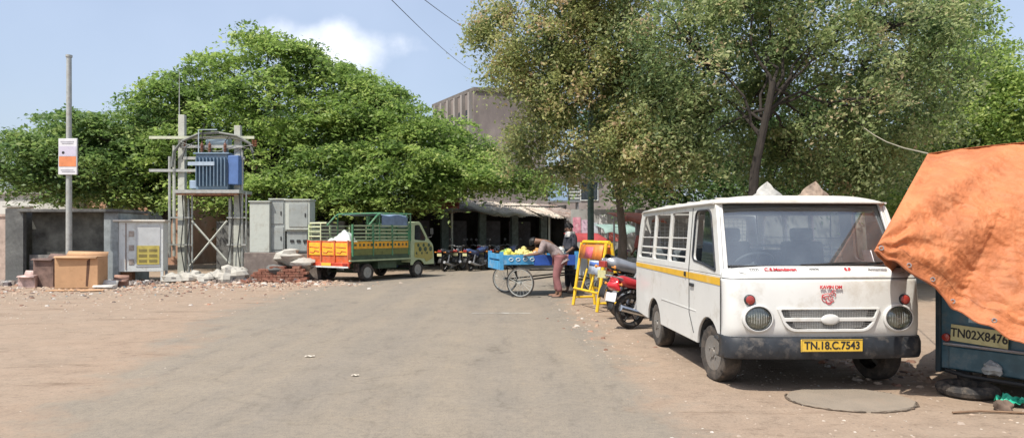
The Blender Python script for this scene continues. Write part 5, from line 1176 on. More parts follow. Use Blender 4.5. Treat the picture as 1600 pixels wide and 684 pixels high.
# ------------------------------------------------------------------ motorcycles
def make_bike(col_m, lab, loc, rz, group=None, plate=False, scooter=False):
    """x forward, rear wheel axle over the origin"""
    t = thing('motorcycle', lab, 'motorcycle', loc, rz, group)
    for x, wd in ((0, .11), (1.27, .085)):
        r = .30; c = (x, 0, r)
        ty = MB(); n = 32
        ty.lathe([(r - .085, -wd * .35), (r - .05, -wd * .5), (r - .015, -wd * .35), (r, 0), (r - .015, wd * .35), (r - .05, wd * .5), (r - .085, wd * .35), (r - .085, -wd * .35)], c, 'Y', n)
        w_ = MB().lathe([(r - .08, -wd * .3), (r - .10, -wd * .25), (r - .10, wd * .25), (r - .08, wd * .3), (r - .08, -wd * .3)], c, 'Y', n)
        for k in range(6):
            a = k * math.pi / 3; w_.tube([(x, 0, r), (x + (r - .09) * math.cos(a), 0, r + (r - .09) * math.sin(a))], .013, 5)
        w_.lathe([(.05, -.06), (.05, .06)], c, 'Y', 12); w_.lathe([(.10, .03), (.10, .04)], c, 'Y', 16)
        o = w_.build('wheel', steel if x else ink_black, t); ty.build('tyre', rubber, o)
    MB().tube([(0, .09, .30), (.45, .10, .36)], .03, 6).tube([(0, -.09, .30), (.45, -.10, .36)], .03, 6).tube([(.45, 0, .36), (.35, 0, .66), (-.1, 0, .78)], .028, 6).tube([(.45, 0, .36), (.95, 0, .45), (1.02, 0, .85)], .03, 6).build('frame', ink_black, t)
    for s in (-1, 1): MB().tube([(.02, s * .13, .32), (.14, s * .13, .66)], .032, 8).build('shock_absorber', steel, t)
    e = MB().box((.62, 0, .40), (.34, .26, .26)).lathe([(.10, -.16), (.10, .16)], (.62, 0, .36), 'Y', 14)
    for k in range(5): e.box((.70, 0, .52 + .03 * k), (.22, .2, .012), rot=(0, -.15, 0))
    e.build('engine', mat('engine_grey', (.16, .16, .16), .5, .5), t, bev=.01)
    MB().tube([(.72, -.12, .42), (.85, -.16, .28), (.45, -.17, .22), (.1, -.17, .27), (-.30, -.18, .38)], [.02, .02, .025, .05, .055], 10).build('exhaust', chrome if plate else steel, t)
    def tank_f(u, v):
        a = 2 * math.pi * v; x = .50 + .52 * u; k = math.sin(math.pi * min(1, u * .9 + .1)) ** .5
        return (x, .145 * k * math.cos(a), .80 + .12 * k * math.sin(a) + .05 * u)
    MB().grid(14, 17, tank_f).build('fuel_tank', col_m, t, 60)
    MB().grid(16, 13, lambda u, v: (-.28 + .80 * u, (.085 + .05 * math.sin(math.pi * u)) * math.cos(math.pi * v) * 1.0, .79 + .10 * (1 - u) ** 1.5 + .055 * math.sin(math.pi * v) - .03 * math.sin(math.pi * u))).build('seat', mat('bike_seat', (.03, .03, .032), .55), t, 60)
    for s in (-1, 1):
        MB().add([(.42, s * .13, .76), (.40, s * .13, .58), (.10, s * .13, .66), (-.34, s * .05, .88), (-.34, s * .05, .80), (-.12, s * .12, .70), (.05, s * .13, .82), (-.20, s * .10, .90)], [(0, 1, 2, 6), (2, 5, 7, 6), (5, 4, 3, 7)]).build('side_fairing', col_m, t, solid=.02)
    MB().grid(12, 7, lambda u, v: (.0 + .36 * math.cos(R(75 + 100 * u)) * 1.1, .07 * (2 * v - 1), .30 + .37 * math.sin(R(75 + 100 * u)) - .015 * (2 * v - 1) ** 2)).build('rear_mudguard', ink_black, t, 60, solid=.012)
    MB().grid(14, 7, lambda u, v: (1.27 + .34 * math.cos(R(30 + 125 * u)), .06 * (2 * v - 1), .30 + .34 * math.sin(R(30 + 125 * u)) - .015 * (2 * v - 1) ** 2)).build('front_mudguard', col_m, t, 60, solid=.01)
    if plate:   # large tail lamp cowl and blank white plate seen from behind
        MB().grid(10, 9, lambda u, v: (-.30 - .12 * math.sin(math.pi * u) * math.sin(math.pi * v), .17 * (2 * v - 1) * (1 - .25 * u), .66 + .17 * u)).build('tail_lamp', mat('bright_red_lens', (.62, .02, .03), .2, coat=.6), t, 60, solid=.03)
        MB().box((-.37, 0, .545), (.012, .30, .15), rot=(0, R(12), 0)).build('number_plate', mat('plate_white', (.74, .74, .74), .5), t, bev=.004)
        MB().tube([(-.20, -.10, .84), (-.42, -.10, .90), (-.45, 0, .91), (-.42, .10, .90), (-.20, .10, .84)], .014, 7).build('grab_rail', steel, t)
    else:
        MB().box((-.36, 0, .80), (.05, .16, .09)).build('tail_lamp', red_lens, t, bev=.01)
        MB().box((-.38, 0, .66), (.01, .20, .11)).build('number_plate', plate_pale, t)
    for s in (-1, 1):
        MB().tube([(-.30, s * .14, .76), (-.32, s * .22, .76)], .012, 5).lathe([(.0, -.03), (.03, 0), (0, .03)], (-.32, s * .24, .76), 'X', 8).build('indicator', mat('amber', (.6, .22, .03), .3), t)
        MB().tube([(1.27, s * .08, .30), (1.05, s * .08, .88)], .022, 8).build('fork', steel, t)
        mi = MB().tube([(.92, s * .26, 1.02), (.90, s * .32, 1.20)], .008, 5).build('mirror', ink_black, t)
        MB().lathe([(0, .01), (.05, .008), (.055, 0), (.05, -.012), (0, -.02)], (.90, s * .34, 1.24), 'X', 14).build('mirror_glass', ink_black, mi)
    hb = MB().tube([(.86, .38, .98), (.95, .26, 1.02), (1.02, .10, .96), (1.02, -.10, .96), (.95, -.26, 1.02), (.86, -.38, .98)], .014, 7).build('handlebar', steel, t)
    for s in (-1, 1): MB().tube([(.95 - .04, s * .30, 1.005), (.85, s * .39, .975)], .02, 7).build('grip', rubber, hb)
    MB().lathe([(0, -.10), (.06, -.09), (.095, -.03), (.10, .02), (.09, .04), (0, .06)], (1.10, 0, .90), 'X', 18).build('headlight', col_m, t)
    MB().tube([(.52, .12, .30), (.35, .30, .02)], .014, 6).build('side_stand', steel, t)
    MB().tube([(.5, -.26, .32), (.5, .26, .32)], .016, 6).build('foot_rest', rubber, t)
    return t
red_bike = mat('bike_red', (.45, .03, .035), .25, coat=.5); black_bike = mat('bike_black', (.03, .032, .036), .25, coat=.5)
silver_bike = mat('bike_silver', (.30, .31, .33), .3, .4); blue_bike = mat('bike_blue', (.05, .08, .2), .3, coat=.3)
GM = 'motorcycles parked beyond the van'
b1 = make_bike(red_bike, 'motorcycle with a big red tail lamp and white plate, nearest to the van', (1.84, 10.75, 0), R(24), GM, True)
b1.scale = (.93, .93, .93)
make_bike(silver_bike, 'silver and black motorcycle standing just behind the red tailed one', (1.95, 12.0, 0), R(26), GM).scale = (1.2, 1.2, 1.2)
make_bike(black_bike, 'black motorcycle farther back by the thin tree trunk', (2.20, 13.4, 0), R(30), GM)
make_bike(silver_bike, 'grey motorcycle farthest back in the row beside the van', (2.38, 14.9, 0), R(28), GM)
# cloth on the silver one's seat: dark rain cover
GS = 'motorcycles parked in the shade of the shops'
for k, (px, Y, rz, m_, lab) in enumerate([(695, 27.0, 62, black_bike, 'black motorcycle in the shade right beside the truck cab'), (713, 27.7, 88, silver_bike, 'silver motorcycle in the shade, second along from the truck cab'), (735, 27.2, 58, blue_bike, 'dark blue motorcycle in the shade by the shop post'), (751, 28.3, 96, red_bike, 'red motorcycle in the shade before the dark shops'), (771, 28.2, 82, black_bike, 'black motorcycle in the shade partly behind the blue cart'), (793, 28.8, 76, blue_bike, 'dark blue motorcycle in the shade hidden by the fruit cart')]):
    make_bike(m_, lab, (gx(px, Y), Y, 0), R(rz), GS)

# ------------------------------------------------------------------ fruit cart (cargo tricycle)
def cart():
    A = Vector((0.16, 16.1, 0)); ang = R(14)
    t = thing('cargo_tricycle', 'blue wooden vending tricycle with spoked wheels, loaded with fruit', 'cart', (A.x, A.y, 0), ang)
    blue = mat('cart_blue', (.06, .30, .55), .6, var=.15, vscale=5, dirt=(.35, .42, .45), dirt_amt=.3, dscale=6)
    blue2 = mat('cart_royal', (.03, .10, .42), .6, var=.15, vscale=5)
    L0, L1, D0, D1, Z0 = -.42, 1.42, -.02, 1.25, .86
    d = MB()
    for k in range(7): d.bx(L0, L1, D0 + k * .182, D0 + k * .182 + .172, Z0, Z0 + .03)
    d.build('deck', blue, t)
    MB().bx(L0, .35, D0 - .03, D0, Z0 - .10, Z0 + .13).build('side_board', blue, t); MB().bx(.36, L1, D0 - .03, D0, Z0 - .12, Z0 + .12).build('side_board', blue2, t)
    MB().bx(L0, L1, D1, D1 + .03, Z0 - .06, Z0 + .12).build('side_board', blue, t)
    MB().bx(L0 - .03, L0, D0 - .03, D1 + .03, Z0 - .22, Z0 - .02).build('end_board', blue, t); MB().bx(L0 - .03, L0, D0 - .03, D1 + .03, Z0 + .03, Z0 + .15).build('end_board', blue, t)
    for x, y in ((L0, D0), (L0, D1), (L1, D0), (L1, D1)): MB().bx(x - .04, x + .04, y - .04, y + .04, Z0 - .22, Z0 + .20).build('corner_post', blue, t)
    mrk = MB()
    for k in range(4): mrk.tube([(-.2 + .17 * k + .05 * math.cos(a), D0 - .036, Z0 + .02 + .035 * math.sin(a)) for a in [2 * math.pi * j / 10 for j in range(10)]], .008, 4, close=True)
    mrk.build('painted_ornament', cab_white, t)
    fr = MB()
    for y in (.15, 1.05): fr.tube([(L0, y, Z0 - .03), (L1, y, Z0 - .03), (L1 + .1, y * .5 + .3, .55)], .022, 6)
    fr.tube([(-.05, .15, Z0), (.0, .15, .36), (1.4, .35, .50)], .02, 6); fr.tube([(-.05, 1.05, Z0), (.0, 1.05, .36), (1.4, .85, .50)], .02, 6); fr.tube([(0, -.10, .36), (0, 1.33, .36)], .022, 6)
    fr.tube([(.3, .15, .62), (1.4, .15, .62)], .018, 6); fr.tube([(1.4, .6, .5), (2.1, .6, .35)], .022, 6)
    fr.build('chassis_frame', ink_black, t)
    def spoked(x, y, r=.345, nm='wheel', rz=0):
        M = Matrix.Translation((x, y, r)) @ Matrix.Rotation(rz, 4, 'Z')
        w_ = MB().lathe([(r - .045, -.014), (r - .03, -.016), (r - .03, .016), (r - .045, .014), (r - .045, -.014)], axis='Y', n=40, M=M)
        for k in range(20):
            a = 2 * math.pi * k / 20; w_.tube([M @ Vector((.03 * math.cos(a + .5), .03 * (-1) ** k, .03 * math.sin(a + .5))), M @ Vector(((r - .04) * math.cos(a), 0, (r - .04) * math.sin(a)))], .0035, 4)
        w_.lathe([(.03, -.05), (.03, .05)], axis='Y', n=10, M=M)
        o = w_.build(nm, galv, t)
        MB().tube([M @ Vector(((r - .015) * math.cos(a), 0, (r - .015) * math.sin(a))) for a in [2 * math.pi * k / 44 for k in range(44)]], .021, 8, close=True).build('tyre', rubber, o)
    spoked(0.0, -.13, rz=R(-38)); spoked(0.0, 1.38, rz=R(-38)); spoked(2.15, .6)
    MB().tube([(1.55, .6, .5), (1.75, .6, .88)], .018, 6).box((1.78, .6, .92), (.24, .16, .05)).build('saddle', rubber, t, bev=.01)
    # produce heaped on the deck: each fruit heap a thing of its own
    W = Matrix.Translation(t.location) @ Matrix.Rotation(ang, 4, 'Z')
    rd = random.Random(3)
    heaps = [(-.15, .3, .20, (.62, .56, .10), 'heap of yellow green limes at the wheel end of the blue cart', 'lime heap', .05), (.25, .55, .24, (.68, .60, .22), 'tall heap of pale yellow mangoes in the middle of the cart', 'mango heap', .065),
             (.55, .25, .18, (.55, .50, .42), 'heap of brownish cream potatoes before the bending person', 'potato heap', .05), (-.1, .85, .2, (.20, .34, .08), 'heap of green guavas on the far side of the cart', 'guava heap', .055), (.7, .9, .2, (.55, .28, .08), 'heap of orange fruit at the far side near the saddle', 'fruit heap', .055), (1.1, .3, .15, (.5, .5, .46), 'small pile of white bags at the saddle end of the cart', 'bags', .09)]
    for (x, y, r, c, lab, cat, fr_) in heaps:
        m = MB()
        for k in range(46 if fr_ < .08 else 10):
            a = rd.uniform(0, 6.28); q = r * rd.random() ** .5; h = max(0, (1 - q / r)) * r * 1.0
            p = W @ Vector((x + q * math.cos(a), y + q * math.sin(a), Z0 + .03 + fr_ * .8 + h * rd.uniform(.5, 1)))
            m.rock(p, fr_ * rd.uniform(.85, 1.1), k, .9, 8)
        tag(m.build('produce_heap', mat('produce_' + cat.split()[0], c, .5, var=.2, vscale=8), None, 60), lab, cat, 'heaps of produce on the blue cart')
cart()

# ------------------------------------------------------------------ people
def skin_mesh(name, verts, edges, radii, m, parent=None, sub=2, root=0):
    me = bpy.data.meshes.new(name); me.from_pydata([tuple(v) for v in verts], edges, []); me.update()
    o = bpy.data.objects.new(name, me); COL.objects.link(o)
    sk = o.modifiers.new('skin', 'SKIN'); sk.use_smooth_shade = True
    for i, r in enumerate(radii):
        rr = r if isinstance(r, tuple) else (r, r); me.skin_vertices[0].data[i].radius = rr
        me.skin_vertices[0].data[i].use_root = (i == root)
    s = o.modifiers.new('sub', 'SUBSURF'); s.levels = sub; s.render_levels = sub
    dg = bpy.context.evaluated_depsgraph_get(); me2 = bpy.data.meshes.new_from_object(o.evaluated_get(dg))
    bpy.data.objects.remove(o)
    me2.materials.clear()
    ob = link_mesh(name, me2, m, parent, 80)
    return ob
def person(lab, loc, rz, J, skin_m, shirt_m, trouser_m, hair_m, scarf=None, bare=.12):
    """J: joints of the pose, local metres, facing +x"""
    pr = thing('person', lab, 'person', loc, rz)
    V = {k: Vector(v) for k, v in J.items()}
    names = ['pelvis', 'waist', 'chest', 'neck', 'head', 'crown']; pts = [V[n] for n in names]; rad = [(.13, .11), (.12, .10), (.15, .11), .052, (.082, .092), (.065, .075)]
    ed = [(0, 1), (1, 2), (2, 3), (3, 4), (4, 5)]
    def chain(start, items):
        p = start
        for q, r in items: pts.append(Vector(q)); rad.append(r); ed.append((p, len(pts) - 1)); p = len(pts) - 1
        return p
    for s, k in (('l', 1), ('r', -1)):
        w_ = V['hand_' + s]; el = V['elbow_' + s]; d = (w_ - el).normalized(); side = Vector((0, 1, 0)).cross(d); side = side.normalized() if side.length > .1 else Vector((1, 0, 0))
        n2 = d.cross(side).normalized()
        h = chain(2, [(V['shoulder_' + s], .058), (el, .042), (w_, .026), (w_ + d * .06, (.036, .02))])
        for j, ln_ in enumerate((.075, .088, .082, .062)):
            b_ = w_ + d * .085 + n2 * (.027 - .018 * j); chain(h, [(b_, .0095), (b_ + d * ln_ * .55, .009), (b_ + d * ln_ * .9 + side * .02, .0075)])
        chain(h, [(w_ + d * .045 + n2 * .045, .011), (w_ + d * .09 + n2 * .06, .009)])
        kn = V['knee_' + s]; an = V['ankle_' + s]
        f = chain(0, [(V['hip_' + s], .095), (kn, .058), (kn.lerp(an, .35), .055), (an, .036), (an + Vector((.03, 0, -.045)), .035), (an + Vector((.15, 0, -.06)), (.040, .025)), (an + Vector((.19, 0, -.065)), (.032, .02))])
    hd = V['head']; up = (V['crown'] - V['neck']).normalized(); fw = V['face'] if 'face' in V else Vector((1, 0, 0)); fw = (fw - up * fw.dot(up)).normalized(); sdv = up.cross(fw)
    bd = skin_mesh('body', pts, ed, rad, skin_m, pr)
    # nose, ears, eyes, mouth
    MB().tube([hd + fw * .085 + up * .03, hd + fw * .105 + up * .0, hd + fw * .088 - up * .012], [.008, .014, .008], 7).build('nose', skin_m, bd)
    for k in (-1, 1):
        MB().rock(hd + sdv * .085 * k + up * .005, .022, 4, 1.2).build('ear', skin_m, bd)
        MB().rock(hd + fw * .083 + sdv * .032 * k + up * .03, .011, 5, .8).build('eye', ink_black, bd)
    MB().tube([hd + fw * .086 + sdv * .025 - up * .035, hd + fw * .092 - up * .037, hd + fw * .086 - sdv * .025 - up * .035], .006, 5).build('mouth', mat('lip', (.2, .07, .06), .6), bd)
    hr = MB(); n = 18
    def hf(u, v):
        a = 2 * math.pi * u; th = R(105) * v
        dd = up * math.cos(th) + (sdv * math.cos(a) - fw * math.sin(a)) * math.sin(th)
        cut = max(0, dd.dot(fw)) * (1 if v > .55 else 0)
        return hd + up * .045 + dd * (.102 - .05 * cut) * (1 + .04 * math.sin(9 * a + 5 * v)) - up * (.0)
    hr.grid(n + 1, 9, hf); hr.build('hair', hair_m, pr, 60, solid=.006)
    # shirt
    sp = [V['pelvis'] + (V['pelvis'] - V['waist']).normalized() * .06, V['pelvis'], V['waist'], V['chest'], V['chest'].lerp(V['neck'], .6)]; sr = [(.165, .14), (.17, .14), (.155, .125), (.18, .14), (.085, .075)]; se = [(0, 1), (1, 2), (2, 3), (3, 4)]
    for s in 'lr':
        a = len(sp); el = V['elbow_' + s]; sh = V['shoulder_' + s]
        sp += [sh, sh.lerp(el, .9), el.lerp(V['hand_' + s], .15)]; sr += [.080, .066, .062]; se += [(3, a), (a, a + 1), (a + 1, a + 2)]
    skin_mesh('shirt', sp, se, sr, shirt_m, pr, root=1)
    tp = [V['pelvis']]; trd = [(.15, .125)]; te = []
    for s in 'lr':
        a = len(tp); kn = V['knee_' + s]; an = V['ankle_' + s]
        tp += [V['hip_' + s], kn, kn.lerp(an, 1 - bare)]; trd += [.112, .082, .066]; te += [(0, a), (a, a + 1), (a + 1, a + 2)]
    skin_mesh('trousers', tp, te, trd, trouser_m, pr)
    for s in 'lr':
        an = V['ankle_' + s]; MB().box((an.x + .06, an.y, .012), (.26, .10, .02)).build('sandal', ink_black, pr, bev=.008)
    if scarf:
        MB().grid(16, 6, lambda u, v: V['neck'] + Vector((.10 * math.cos(2 * math.pi * u), .10 * math.sin(2 * math.pi * u), .05 - .12 * v)) * (1 + .25 * v)).build('scarf', scarf, pr, 60, solid=.012)
    return pr
skin_m = mat('skin_brown', (.20, .105, .065), .6, var=.06); hair_m = mat('hair_black', (.015, .013, .012), .6, var=.2)
stand = dict(pelvis=(0, 0, .92), waist=(.01, 0, 1.07), chest=(.02, 0, 1.27), neck=(.03, 0, 1.44), head=(.06, 0, 1.55), crown=(.06, 0, 1.62), face=(1, 0, -.25),
             shoulder_l=(.02, .19, 1.38), elbow_l=(.04, .25, 1.12), hand_l=(.22, .20, .98), shoulder_r=(.02, -.19, 1.38), elbow_r=(.06, -.24, 1.12), hand_r=(.26, -.14, 1.02),
             hip_l=(0, .10, .88), knee_l=(.03, .11, .48), ankle_l=(-.02, .12, .08), hip_r=(0, -.10, .88), knee_r=(.05, -.11, .48), ankle_r=(.04, -.12, .08))
bend = dict(pelvis=(0, 0, .90), waist=(.09, 0, 1.04), chest=(.22, 0, 1.22), neck=(.37, 0, 1.28), head=(.49, 0, 1.25), crown=(.55, 0, 1.28), face=(.6, 0, -1),
            shoulder_l=(.29, .19, 1.22), elbow_l=(.36, .25, 1.00), hand_l=(.58, .18, .96), shoulder_r=(.29, -.19, 1.22), elbow_r=(.38, -.27, .99), hand_r=(.60, -.13, .97),
            hip_l=(-.02, .10, .86), knee_l=(.05, .11, .47), ankle_l=(-.05, .12, .08), hip_r=(-.02, -.10, .86), knee_r=(.08, -.12, .47), ankle_r=(.06, -.14, .08))
p1 = person('person in a greyish pink shirt and rose trousers bending over the fruit cart', (gx(873, 16.2), 16.05, 0), R(168), bend, skin_m, mat('shirt_pink', (.30, .24, .23), .9, var=.25, vscale=9), mat('trousers_rose', (.28, .12, .12), .9, var=.12), hair_m)
p2 = person('person in dark clothes with a pale scarf standing behind the bending one', (gx(893, 17.3), 17.3, 0), R(200), stand, skin_m, mat('shirt_dark', (.035, .035, .045), .9, var=.2), mat('trousers_dark', (.02, .022, .03), .9, var=.2), hair_m, mat('scarf_pale', (.55, .52, .48), .9))
p1.scale = (1.12, 1.12, 1.03); p2.scale = (1.08, 1.08, 1.03)
p3 = person('person in a rust red shirt standing by the far stall beyond the motorcycles', (gx(996, 20.0), 19.0, 0), R(120), stand, skin_m, mat('shirt_rust', (.38, .12, .09), .9, var=.2), mat('trousers_black', (.03, .03, .03), .9), hair_m)

# ------------------------------------------------------------------ yellow barricade
def barricade():
    P = Vector((1.50, 14.3, 0)); Q = Vector((1.83, 13.0, 0)); d = (Q - P); ang = math.atan2(d.y, d.x); Ln = d.length
    yb = mat('barricade_yellow', (.78, .50, .02), .45, var=.1, dirt=(.45, .35, .15), dirt_amt=.25, dscale=8)
    t = thing('barricade', 'yellow A shaped steel barricade with orange panel and a blue and white board', 'barricade', P, ang)
    for x in (0, Ln):
        for s in (-1, 1):
            MB().tube([(x, s * .24, 0.01), (x, s * .05, 1.30)], .034, 8).build('leg', yb, t)
        MB().tube([(x, -.22, .17), (x, .22, .17)], .024, 6).build('cross_brace', yb, t)
    MB().tube([(-.03, 0, 1.31), (Ln + .03, 0, 1.31)], .036, 8).build('top_bar', yb, t)
    for s in (-1, 1):
        MB().tube([(0, s * .22, .36), (Ln, s * .22, .36)], .026, 6).build('rail', yb, t)
        for k in (1, 2): MB().tube([(Ln * k / 3, s * .22, .36), (Ln * k / 3, s * .10, .78)], .022, 6).build('upright', yb, t)
    for s in (-1, 1):
        a = MB().add([(.05, s * .085, 1.26), (Ln - .05, s * .085, 1.26), (Ln - .05, s * .135, .98), (.05, s * .135, .98)], [(0, 1, 2, 3)]).build('orange_panel', mat('barricade_orange', (.72, .22, .04), .5, var=.2), t, solid=.012)
        b_ = MB().add([(Ln * .52, s * .137, .96), (Ln * .98, s * .137, .96), (Ln * .98, s * .18, .70), (Ln * .52, s * .18, .70)], [(0, 1, 2, 3)]).build('notice_board', mat('board_blue', (.55, .62, .72), .5, var=.2, vscale=9), t, solid=.012)
        MB().add([(Ln * .3, s * .10, 1.22), (Ln * .6, s * .10, 1.22), (Ln * .6, s * .145, 1.0), (Ln * .3, s * .145, 1.0)], [(0, 1, 2, 3)]).build('red_patch', mat('patch_red', (.62, .12, .16), .5, var=.2), a, solid=.008)
        MB().add([(Ln * .55, s * .150, .93), (Ln * .95, s * .150, .93), (Ln * .95, s * .165, .86), (Ln * .55, s * .165, .86)], [(0, 1, 2, 3)]).build('blue_band', mat('band_blue', (.08, .16, .45), .5), b_, solid=.006)
    # framed end seen from the road: panel hung between the legs
    e = MB().add([(Ln + .045, -.20, .40), (Ln + .045, .20, .40), (Ln + .045, .06, 1.20), (Ln + .045, -.06, 1.20)], [(0, 1, 2, 3)])
barricade()

# ------------------------------------------------------------------ covered three wheeler with the orange tarpaulin
def rickshaw():
    A = Vector((4.08, 6.62, 0)); ang = math.atan2(-.83, .555)
    teal = mat('teal_paint', (.04, .12, .17), .4, var=.2, vscale=4, dirt=(.16, .17, .16), dirt_amt=.45, dscale=5, coat=.2)
    tdark = mat('teal_dark', (.02, .045, .06), .5, var=.2, dirt=(.12, .11, .1), dirt_amt=.3)
    t = thing('three_wheeler', 'dark teal three wheeler parked under an orange tarpaulin, old plate TN02X8476', 'three wheeler', A, ang)
    W_, D_, H = 1.34, 2.3, 1.62      # local x along the rear face, y into the vehicle
    MB().bx(0.02, W_ - .02, 0.0, .05, .20, .92).build('rear_panel', teal, t, bev=.012)
    MB().bx(.12, W_ - .12, -.022, -.001, .21, .42).build('lower_flap', mat('teal_flap', (.05, .13, .17), .4, var=.2, vscale=4, dirt=(.2, .2, .19), dirt_amt=.5, dscale=4), t, bev=.01)
    MB().tube([(.08, -.03, .44), (W_ - .06, -.03, .44)], .014, 6).build('trim_rail', steel, t)
    MB().bx(0, .05, -.02, .10, .16, H).build('corner_post', tdark, t, bev=.01); MB().bx(W_ - .05, W_, -.02, .10, .16, H).build('corner_post', tdark, t, bev=.01)
    MB().bx(.05, W_ - .05, 0.01, .04, .92, 1.5).build('hood_back', mat('hood_cloth', (.03, .035, .04), .8, var=.3), t)
    for x in (0, W_ - .04): MB().bx(x, x + .04, .10, D_ - .6, .22, .85).build('side_panel', teal, t, bev=.01)
    MB().bx(-.01, W_ + .01, -.02, D_ - .3, H, H + .06).build('roof', tdark, t, bev=.02)
    MB().bx(.1, W_ - .1, .4, 1.0, .3, .72).build('seat', seat_cloth, t, bev=.03)
    MB().bx(.05, W_ - .05, .05, D_ - .3, .2, .26).build('floor_pan', tdark, t)
    nose = MB().grid(10, 10, lambda u, v: (.1 + (W_ - .2) * u, D_ - .35 + .40 * math.sin(math.pi * u) ** .7 * (1 - .4 * v), .25 + .8 * v)).build('front_cowl', teal, t, 60, solid=.02)
    # plate and its writing
    pl = MB().box((.38, -.032, .545), (.47, .010, .155), rot=(0, R(2.5), 0)).build('number_plate', plate_pale, t, bev=.003)
    Mp = Matrix.Translation((.38, -.0385, .545)) @ Matrix.Rotation(R(2.5), 4, 'Y') @ Matrix.Rotation(R(90), 4, 'X')
    text('plate_text', 'TN02X8476', .112, Mp, ink_black, pl, sx=.82, bold=.0022)
    MB().box((.36, -.012, .70), (.14, .01, .08)).build('sticker', mat('sticker_pale', (.35, .5, .55), .6, var=.3, vscale=20), t)
    MB().rock((.50, -.03, .27), .075, 3, .8).build('mud_patch', mat('mud_pale', (.45, .48, .48), .9), t)
    MB().lathe([(0, .02), (.035, .015), (.04, 0)], (.10, -.02, .50), '-Y', 14).build('tail_lamp', red_lens, t)
    MB().tube([(.12, -.07, .20), (.3, -.10, .175), (W_ - .3, -.10, .175), (W_ - .12, -.07, .20)], .02, 7).build('bumper_bar', ink_black, t)
    for x, y in ((.22, .38), (W_ - .22, .38)):
        w_ = MB().lathe([(.12, -.05), (.14, -.04), (.14, .04), (.12, .05)], (x, y - .15, .225), 'X', 24).lathe([(.0, -.03), (.12, -.02), (.12, .02), (0, .03)], (x, y - .15, .225), 'X', 20).build('wheel', steel, t)
        MB().lathe([(.13, -.05), (.17, -.065), (.21, -.055), (.225, 0), (.21, .055), (.17, .065), (.13, .05), (.13, -.05)], (x, y - .15, .225), 'X', 28).build('tyre', rubber, w_)
    w_ = MB().lathe([(.0, -.03), (.14, -.02), (.14, .02), (0, .03)], (W_ / 2, D_ - .15, .225), 'X', 20).build('wheel', steel, t)
    MB().lathe([(.13, -.05), (.17, -.06), (.21, -.05), (.225, 0), (.21, .05), (.17, .06), (.13, .05), (.13, -.05)], (W_ / 2, D_ - .15, .225), 'X', 28).build('tyre', rubber, w_)
    # spare tyre lying under the rear
    o = MB().tube([(.20 * math.cos(a), .20 * math.sin(a), 0) for a in [2 * math.pi * k / 32 for k in range(32)]], .055, 9, close=True).build('old_tyre', rubber, None)
    o.location = (4.17, 6.30, .062); tag(o, 'worn black tyre lying on the ground under the teal three wheeler', 'tyre')
rickshaw()
